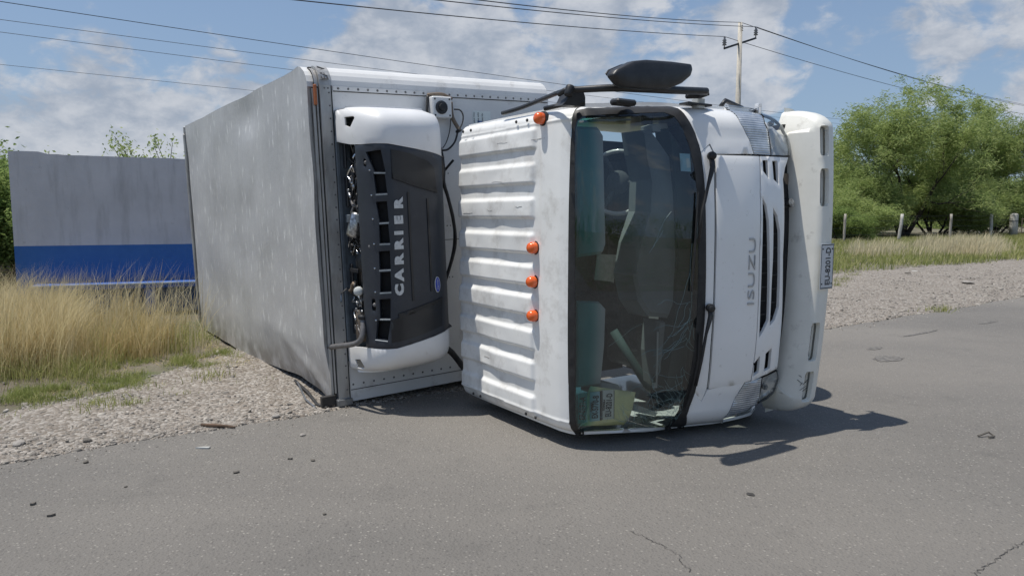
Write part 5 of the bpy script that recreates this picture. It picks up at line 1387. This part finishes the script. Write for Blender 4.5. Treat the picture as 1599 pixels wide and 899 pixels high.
# steering wheel
cw = ip(965, 285, 1.62); Mw = axis_M(cw, (-.30, -.95, .0), (0, 0, 1)); Mw = axis_M(cw, (.60, -.80, .05), (0, 0, 1))
pts = [Mw @ Vector((.205*math.cos(a), .205*math.sin(a), 0)) for a in [k*2*math.pi/36 for k in range(37)]]
sw = MB().tube(pts, .015, 8, caps=False).build('steering_wheel', mat('wheel_rim', (.66, .66, .65), None, rough=.25, coat=.5), cab, True)
MB().lathe([(.075, -.02), (.08, 0), (.06, .02), (.02, .03)], 18, Mw).build('wheel_hub', seat_grey, sw, True)
for a in (.5, 2.64, 4.71): MB().tube([Mw @ Vector((.06*math.cos(a), .06*math.sin(a), 0)), Mw @ Vector((.2*math.cos(a), .2*math.sin(a), 0))], .014, 6).build('wheel_spoke', seat_grey, sw, True)
MB().tube([cw, cw+Vector((.1, .5, 0))], .035, 10).build('steering_column', cab_dark, sw, True)
MB().tube([ip(984, 275, 1.7), ip(992, 268, 1.72), ip(1010, 267, 1.75)], .010, 6).build('column_stalk', trim_lightgrey, sw, True)
# seats: cushion, backrest and headrest each
for z0_, z1_, cl_ in ((1.42, 1.90, 0), (.92, 1.32, 1), (.30, .84, 2)):
    st = MB().box((.95, 1.80, z0_), (1.50, 1.95, z1_), .05).build('seat', seat_grey, cab, True)
    MB().box((.72, 1.12, z0_), (.88, 1.82, z1_), .05).build('seat_back', seat_grey, st, True)
    pass
slab('fallen_cover', [(962, 398), (985, 402), (995, 440), (992, 500), (998, 550), (988, 548), (970, 500), (957, 440)], 1.25, 1.45, seat_grey)
MB().tube([ip(958, 516, 1.5), ip(985, 560, 1.6), ip(1010, 600, 1.7), ip(1040, 630, 1.75)], .030, 8).build('slanting_bar', mat('bar_teal', (.05, .09, .085), None, rough=.8), cab, True)  # dark teal bar slanting across the cab behind the glass
slab('fallen_bag', [(938, 596), (965, 600), (975, 612), (962, 622), (938, 618)], 1.55, 1.75, trim_lightgrey)
slab('fallen_tray', [(996, 632), (1012, 638), (1028, 644), (1024, 650), (994, 643)], 1.6, 1.75, paper_w)
MB().box((*(ip(1010, 188, 1.8)-Vector((.01, .05, .03))),), (*(ip(1010, 188, 1.8)+Vector((.01, .05, .03))),), .008).build('rear_view_mirror', rubber, cab)
MB().tube([ip(905, 190, 1.84), ip(940, 188, 1.86), ip(985, 187, 1.88)], .007, 6).build('grab_handle', trim_lightgrey, cab)

# ---------------- bumper: its own curved beam
def bump_path(w_):     # plan curve of the beam: returns (forward offset, z, nf, nz)
    h = 1.035; rz = .14; rf = .27; r = .215; fl = h-rz; s = 1 if w_ > 0 else -1; aw = abs(w_)
    if aw <= fl: return (-.045*(aw/fl)**2, ZC+.025+s*aw, 1, 0)
    th = (aw-fl)/r
    if th < math.pi/2:
        n1_, n2_ = math.cos(th)*rz, math.sin(th)*rf; l = math.hypot(n1_, n2_)
        return (-.045-rf*(1-math.cos(th)), ZC+.025+s*(fl+rz*math.sin(th)), n1_/l, s*n2_/l)
    ex_ = aw-fl-r*math.pi/2; return (-.045-rf-ex_, ZC+.025+s*h, 0, s)
bprof = smooth_path([(2.18, 2.345, 0), (2.235, 2.348, 0), (2.262, 2.355, 0), (2.31, 2.373, 0), (2.352, 2.394, 0), (2.384, 2.409, 0), (2.397, 2.418, 0), (2.402, 2.430, 0), (2.402, 2.46, 0), (2.402, 2.515, 0), (2.39, 2.55, 0), (2.35, 2.57, 0), (2.26, 2.575, 0)], 4)
bl = [0.0]
for i in range(1, len(bprof)): bl.append(bl[-1]+(bprof[i]-bprof[i-1]).length)
def SBm(b_, w_):
    f = float(np.interp(b_, bl, [p.x for p in bprof])); u = float(np.interp(b_, bl, [p.y for p in bprof]))
    d, z, n1_, n2_ = bump_path(w_); k = f-2.402
    return (2.402+d+k*n1_, u+.045*(z-1.25), z+k*n2_)
def bpxl(x, y): 
    a, b_ = solve(SBm, (x, y), (.35, (430-y)/260), 22); return (min(max(a, 0), bl[-1]), b_)
WM = 1.035-.14+.215*math.pi/2+.05
outb = [(b_, WM) for b_ in np.linspace(0, bl[-1], 10)]+[(bl[-1], w_) for w_ in np.linspace(WM, -WM, 20)[1:]]+[(b_, -WM) for b_ in np.linspace(bl[-1], 0, 10)[1:]]+[(0, w_) for w_ in np.linspace(-WM, WM, 20)[1:-1]]
bR = bl[int(len(bl)*.62)]
def rect_b(b0, b1, w0, w1, r_=.3): return [(b0+(p[0]+1)/2*(b1-b0), w0+(p[1]+1)/2*(w1-w0)) for p in ring_rect((0, 0), 1, 1, r_, 3)]
for q in ((1280, 200), (1290, 240), (1288, 265), (1290, 320), (1279, 503), (1279, 550), (1270, 580), (1275, 625), (1275, 400), (1298, 400), (1234, 400), (1250, 178), (1240, 637)):
    r_ = bpxl(*q); print('bump', q, [round(v, 3) for v in r_], [round(v, 1) for v in proj(TW(SBm(*r_)))])
b_lo, b_hi = bpxl(1280.5, 290)[0], bpxl(1294.5, 290)[0]; print('b', b_lo, b_hi, bl[-1])
def wz(y, x=1286): return bpxl(x, y)[1]
recs = [rect_b(b_lo, b_hi, wz(243, 1284), wz(197, 1280)), rect_b(b_lo, b_hi, wz(322), wz(263)), rect_b(b_lo, b_hi, wz(560, 1282), wz(503, 1282)), rect_b(b_lo, b_hi, wz(625, 1274), wz(578, 1276))]
print(recs[0][0], recs[-1][0])
bumper = panel('bumper', outb, recs, SBm, bumper_paint, truck, .03, .035)
for r_ in recs:
    panel('bumper_pocket', [(p[0], p[1]) for p in r_], [], SBm, bumper_paint, bumper, 0, .04, off=-.045)
    cb_ = sum(p[0] for p in r_)/len(r_); cw_ = sum(p[1] for p in r_)/len(r_)
    panel('pocket_slot', [(cb_+(p[0]-cb_)*.28-.028, cw_+(p[1]-cw_)*.80) for p in r_], [], SBm, dark_void, bumper, 0, .04, off=-.040)
for k in range(7):
    z = -.80+random.uniform(-.05, .05); b_ = .22+random.uniform(-.03, .03); MB().tube([Vector(SBm(b_, z))+Vector((.002, -.002, 0)), Vector(SBm(b_+random.uniform(-.04, .04), z+random.uniform(-.05, .05)))+Vector((.002, -.002, 0))], random.uniform(.001, .003), 4).build('scuff', frame_black, bumper)
# licence plate on the bumper front face
pz_, pb_ = .10, .405
c0, c1 = fplane(1280, 455, 2.42), fplane(1302, 377, 2.42)
pc_ = Vector((2.420, (c0.y+c1.y)/2, (c0.z+c1.z)/2)); 
pm = MB().box((-.150, -.075, -.0015), (.150, .075, .0015), .001, TM(pc_, n=(1, .03, 0), ang=.0)).build('licence_plate', plate_m, bumper)
Mt = TM(pc_, n=(1, .03, 0))
nn = Vector((1, .03, 0)).normalized()
text('EU-8201-D', .078, TM(pc_+nn*.0022+Vector((0, .012, 0)), n=nn), ink, pm, 'plate_lettering', depth=.0005, sx=.70, bold=.0015)
text('Coahuila', .034, TM(pc_+nn*.0022+Vector((0, -.045, 0)), n=nn), ink, pm, 'plate_lettering', depth=.0004, sx=.9, shear=.3)
for (a, b_) in ((-.146, -.140), (.140, .146)): MB().box((a, -.071, .0018), (b_, .071, .0026), 0, Mt).build('plate_border', ink, pm)
for (a, b_) in ((-.071, -.067), (.067, .071)): MB().box((-.138, a, .0018), (.138, b_, .0026), 0, Mt).build('plate_border', ink, pm)
for sx_ in (-.115, .115):
    for sy_ in (-.055, .055): MB().lathe([(.006, 0), (.005, .003)], 8, axis_M(Mt @ Vector((sx_, sy_, .0016)), nn)).build('plate_bolt', frame_black, pm)

# ---------------- mirror on the upper (driver) side
def mp(x, y, f): return fplane(x, y, f)
m_out = [(958, 117), (964, 108), (990, 95), (1010, 93), (1050, 96), (1081, 100), (1083, 108), (1080, 118), (1066, 130), (1048, 138), (1010, 139), (978, 136), (970, 132)]
fA, fB = 2.10, 2.22
front = [mp(x, y, fB) for x, y in m_out]; cF = sum(front, Vector())/len(front)
back_ = [Vector((fA, cF.y+(p.y-cF.y)*.88+.015, cF.z+(p.z-cF.z)*.85+.015)) for p in front]; mid = [Vector((fB-.05, cF.y+(p.y-cF.y)*1.02, cF.z+(p.z-cF.z)*1.0)) for p in front]
ftip = [Vector((fB+.01, cF.y+(p.y-cF.y)*.80, cF.z+(p.z-cF.z)*.72)) for p in front]
rings = [back_, mid, front, ftip]; n = len(front); mb = MB()
v = [p for r_ in rings for p in r_]
mb.add(v, [(k*n+i, k*n+(i+1) % n, (k+1)*n+(i+1) % n, (k+1)*n+i) for k in range(3) for i in range(n)]+[tuple(range(n-1, -1, -1)), tuple(range(3*n, 4*n))])
mir = mb.build('mirror', black_plastic, truck)
bv = mir.modifiers.new('soften', 'BEVEL'); bv.width = .018; bv.segments = 3; bv.limit_method = 'ANGLE'; bv.angle_limit = math.radians(25)
for p in mir.data.polygons: p.use_smooth = True
MB().add([Vector((fA-.004, cF.y+(p.y-cF.y)*.85, cF.z+(p.z-cF.z)*.75+.02)) for p in front], [tuple(range(n))]).build('mirror_glass', chrome, mir)
arm = [mp(872, 148, 1.85), mp(884, 141, 1.90), mp(905, 140, 1.95), mp(960, 137.5, 2.08), mp(1010, 139, 2.12), mp(1050, 141, 2.12), mp(1080, 142, 2.12), mp(1103, 143, 2.12)]
MB().tube(smooth_path(arm, 5), [.016]*10+[.021]*100, 10) if False else None
sp_ = smooth_path(arm, 5); MB().tube(sp_, [.014+.009*min(1, i/len(sp_)*2) for i in range(len(sp_))], 10).build('mirror_arm', black_plastic, mir, True)
stay = [mp(890, 140, 1.92), mp(872, 145, 1.75), uplane(840, 158, .79), uplane(812, 169, .80), uplane(785, 177, .80)]
MB().tube(smooth_path(stay, 5), .015, 8).build('mirror_stay', black_plastic, mir, True)
MB().lathe([(.022, -.03), (.026, -.02), (.026, .02), (.022, .03)], 12, axis_M(mp(889, 142, 1.93), (0, .3, 1))).build('arm_clamp', steel_dark, mir, True)
# upper mounting foot
ft = [(878, 164), (884, 158), (891, 143), (911, 142), (914, 152), (914, 166)]
a_f = [mp(x, y, 1.90) for x, y in ft]; b_f = [p-Vector((.09, 0, 0)) for p in a_f]; n = len(ft)
mo = MB().add(a_f+b_f, [tuple(range(n)), tuple(range(2*n-1, n-1, -1))]+[(k, n+k, n+(k+1) % n, (k+1) % n) for k in range(n)]).build('mirror_foot', black_plastic, mir)
MB().tube([mp(850, 170, 1.75), mp(880, 163, 1.86), mp(912, 160, 1.9)], .014, 6).build('foot_rail', black_plastic, mir, True)
q = mp(1085, 152, 2.05); MB().tube([q+Vector((0, -.07, -.0)), q+Vector((0, .05, .012)), q+Vector((.03, .09, .03))], .016, 8).build('lower_bracket', steel_dark, mir, True)
q = mp(1090, 157, 2.0); MB().box((q.x-.03, q.y-.03, q.z-.05), (q.x+.03, q.y+.035, q.z+.015), .006).build('bracket_block', trim_lightgrey, mir)
MB().box((q.x-.04, q.y-.13, q.z-.035), (q.x+.04, q.y+.09, q.z-.022), .003).build('bracket_plate', steel_dark, mir)

# ---------------- running gear (underside, away from the camera)
ch = MB().box((-5.2, 2.16, .80), (2.0, 2.34, .87), .01).build('chassis', frame_black, truck)
MB().box((-5.2, 2.16, 1.66), (2.0, 2.34, 1.73), .01).build('frame_rail', frame_black, ch)
for f in (-5.0, -3.8, -2.6, -1.4, -.4, .4): MB().box((f, 2.18, .875), (f+.06, 2.30, 1.655), .004).build('cross_member', frame_black, ch)
def wheel(f, z0_, w__, sgn):
    M_ = axis_M((f, 2.62, z0_), (0, 0, sgn)); r = .39
    wh = MB().lathe([(.22, 0), (.30, -.0), (.36, .012), (.385, .04), (r, .06), (r, w__-.06), (.385, w__-.04), (.36, w__-.012), (.30, w__), (.22, w__)], 36, M_).build('wheel', tyre_m, truck, True)
    MB().lathe([(.215, .02), (.225, .03), (.225, w__-.02), (.19, w__-.03), (.17, w__-.10), (.08, w__-.09), (.07, w__-.03), (.02, w__-.02)], 30, M_).build('rim', trim_lightgrey, wh, True)
wheel(1.25, 1.93, .22, 1); wheel(1.25, .29, .22, -1)
for z_ in (1.62, 1.87): wheel(-2.6, z_, .21, 1)
for z_ in (.62, .37): wheel(-2.6, z_, .21, -1)
MB().tube([(1.25, 2.60, .3), (1.25, 2.60, 1.92)], .055, 12).build('front_axle', frame_black, ch, True)
MB().tube([(-2.6, 2.60, .4), (-2.6, 2.60, 1.8)], .075, 12).build('rear_axle', frame_black, ch, True)
MB().lathe([(.02, -.22), (.15, -.15), (.2, 0), (.15, .15), (.02, .22)], 18, axis_M((-2.6, 2.58, 1.2), (1, 0, 0))).build('differential', frame_black, ch, True)
MB().lathe([(.26, 0), (.28, .02), (.28, .88), (.26, .9)], 24, axis_M((-1.6, 2.45, 1.98), (1, 0, 0))).build('fuel_tank', galv, ch, True)
MB().box((.4, 1.95, .86), (1.6, 2.4, 1.6), .05).build('engine', steel_dark, ch)

# ================================================================== debris on the road
G3 = 'debris scattered on the asphalt'
deb_dark = mat('debris_dark', (.10, .09, .078), (.16, .145, .125), 40, .9, bump=.4, bscale=90)
deb_stone = mat('debris_stone', (.24, .22, .20), (.33, .31, .28), 30, .9, bump=.3)
shard = mat('pale_shard', (.55, .55, .52), (.45, .45, .42), 20, .5)
def lump(x, y, r, material, label, name='stone', sq=.55, cat='stone'):
    q = ground_pt(x, y); rk = random.Random(int(x*7+y)); v = [Vector(p)*r*rk.uniform(.65, 1.2) for p in ICO_V]; v = [(a.x*1.25, a.y, a.z*sq+r*sq*.6) for a in v]
    o = mesh(name, v, [tuple(map(int, f)) for f in ICO_F], material); sb = o.modifiers.new('round', 'SUBSURF'); sb.levels = sb.render_levels = 1
    o.location = (q.x, q.y, 0); o.rotation_euler = (0, 0, rk.uniform(0, 6)); tag(o, label, cat, G3 if cat == 'stone' else None)
lump(134, 722, .022, deb_dark, 'small dark stone on the asphalt just off the gravel edge, lower left')
lump(369, 738, .020, deb_dark, 'small dark stone below the pale shard')
lump(473, 680, .022, deb_stone, 'small pale stone on the asphalt in front of the box corner')
lump(488, 719, .018, deb_dark, 'tiny black clod, right one of two near the box corner')
lump(506, 803, .014, deb_dark, 'tiny black pebble in the middle foreground of the road')
lump(196, 760, .012, deb_dark, 'tiny black pebble right of the small curled scraps')
lump(430, 652, .035, deb_stone, 'rounded grey stone at the gravel edge near the box corner')
lump(30, 695, .05, deb_stone, 'large flat grey stone in the gravel at the left edge')
lump(137, 690, .035, deb_dark, 'dark brown stone in the gravel, left part')
def scrap(x, y, pts, th, material, label, name, cat, rz=0):
    q = ground_pt(x, y); n = len(pts); rk = random.Random(int(x))
    pts = [(a*(.45 if material is deb_dark else .85), b_*.6) for a, b_ in pts]; top = [(a, b_, th*.6+.006+.35*rk.uniform(0, th)) for a, b_ in pts]; bot = [(a, b_, .001) for a, b_ in pts]
    o = mesh(name, top+bot, [tuple(range(n)), tuple(range(2*n-1, n-1, -1))]+[(k, n+k, n+(k+1) % n, (k+1) % n) for k in range(n)], material)
    o.location = (q.x, q.y, 0); o.rotation_euler = (0, 0, rz); tag(o, label, cat)
scrap(317, 700, [(-.055, .0), (-.02, -.012), (.045, -.018), (.05, .02), (.0, .014)], .006, shard, 'pale pointed plastic shard lying on the asphalt', 'plastic_shard', 'shard')
scrap(52, 788, [(-.03, -.01), (.0, -.014), (.03, .012), (.02, .02), (-.01, .006)], .008, deb_dark, 'small dark leaf scrap on the asphalt, left foreground, upper of two', 'leaf_scrap', 'scrap', .6)
scrap(80, 806, [(-.04, -.006), (.0, -.010), (.04, .012), (.02, .018)], .007, deb_dark, 'small curled dark scrap on the asphalt, left foreground, lower of two', 'leaf_scrap', 'scrap', .3)
scrap(453, 717, [(-.03, -.008), (.02, -.012), (.03, .01), (-.02, .012)], .006, deb_dark, 'flat dark scrap beside the tiny black clod', 'rubber_scrap', 'scrap')
sq_ = ground_pt(340, 667); o = MB().tube([(-.12, .02, .014), (-.04, .0, .016), (.05, -.012, .015), (.13, -.03, .012)], [.010, .012, .011, .007], 7).build('stick', mat('stick', (.16, .10, .065), (.09, .06, .04), 20, .9)); o.location = (sq_.x, sq_.y, 0)
tag(o, 'short brown stick lying along the gravel edge', 'stick')
sq_ = ground_pt(1536, 681); o = MB().tube([(-.05, -.02, .01), (.03, .0, .03), (.05, -.03, .01), (.0, -.05, .012)], .007, 6).build('wire_scrap', deb_dark); o.location = (sq_.x, sq_.y, 0)
tag(o, 'bent black scrap on the empty asphalt at the right', 'scrap')
for i, (x, y, r, lab) in enumerate(((1510, 442, .16, 'flat pale slab on the right shoulder, largest of the litter there'), (1428, 424, .09, 'pale stone on the right shoulder near the grass line'), (1418, 427, .11, 'flat dark stone on the right shoulder, left of the slab'), (1440, 420, .07, 'small grey stone on the right shoulder by the weeds'), (1586, 398, .12, 'white stone at the grass line near the gate'))):
    lump(x, y, r, [deb_stone, shard, deb_dark, deb_stone, shard][i], lab, 'shoulder_stone', .25)

# keep the tree of parts three levels deep: a fitting that carries pieces of its own hangs straight from the truck
for o in list(truck.children_recursive):
    pr = o.parent
    if pr and pr.parent and pr.parent.parent == truck and pr.parent != truck:
        if pr.parent.name.startswith('refrigeration_unit'): o.parent = pr.parent
        else: pr.parent = truck
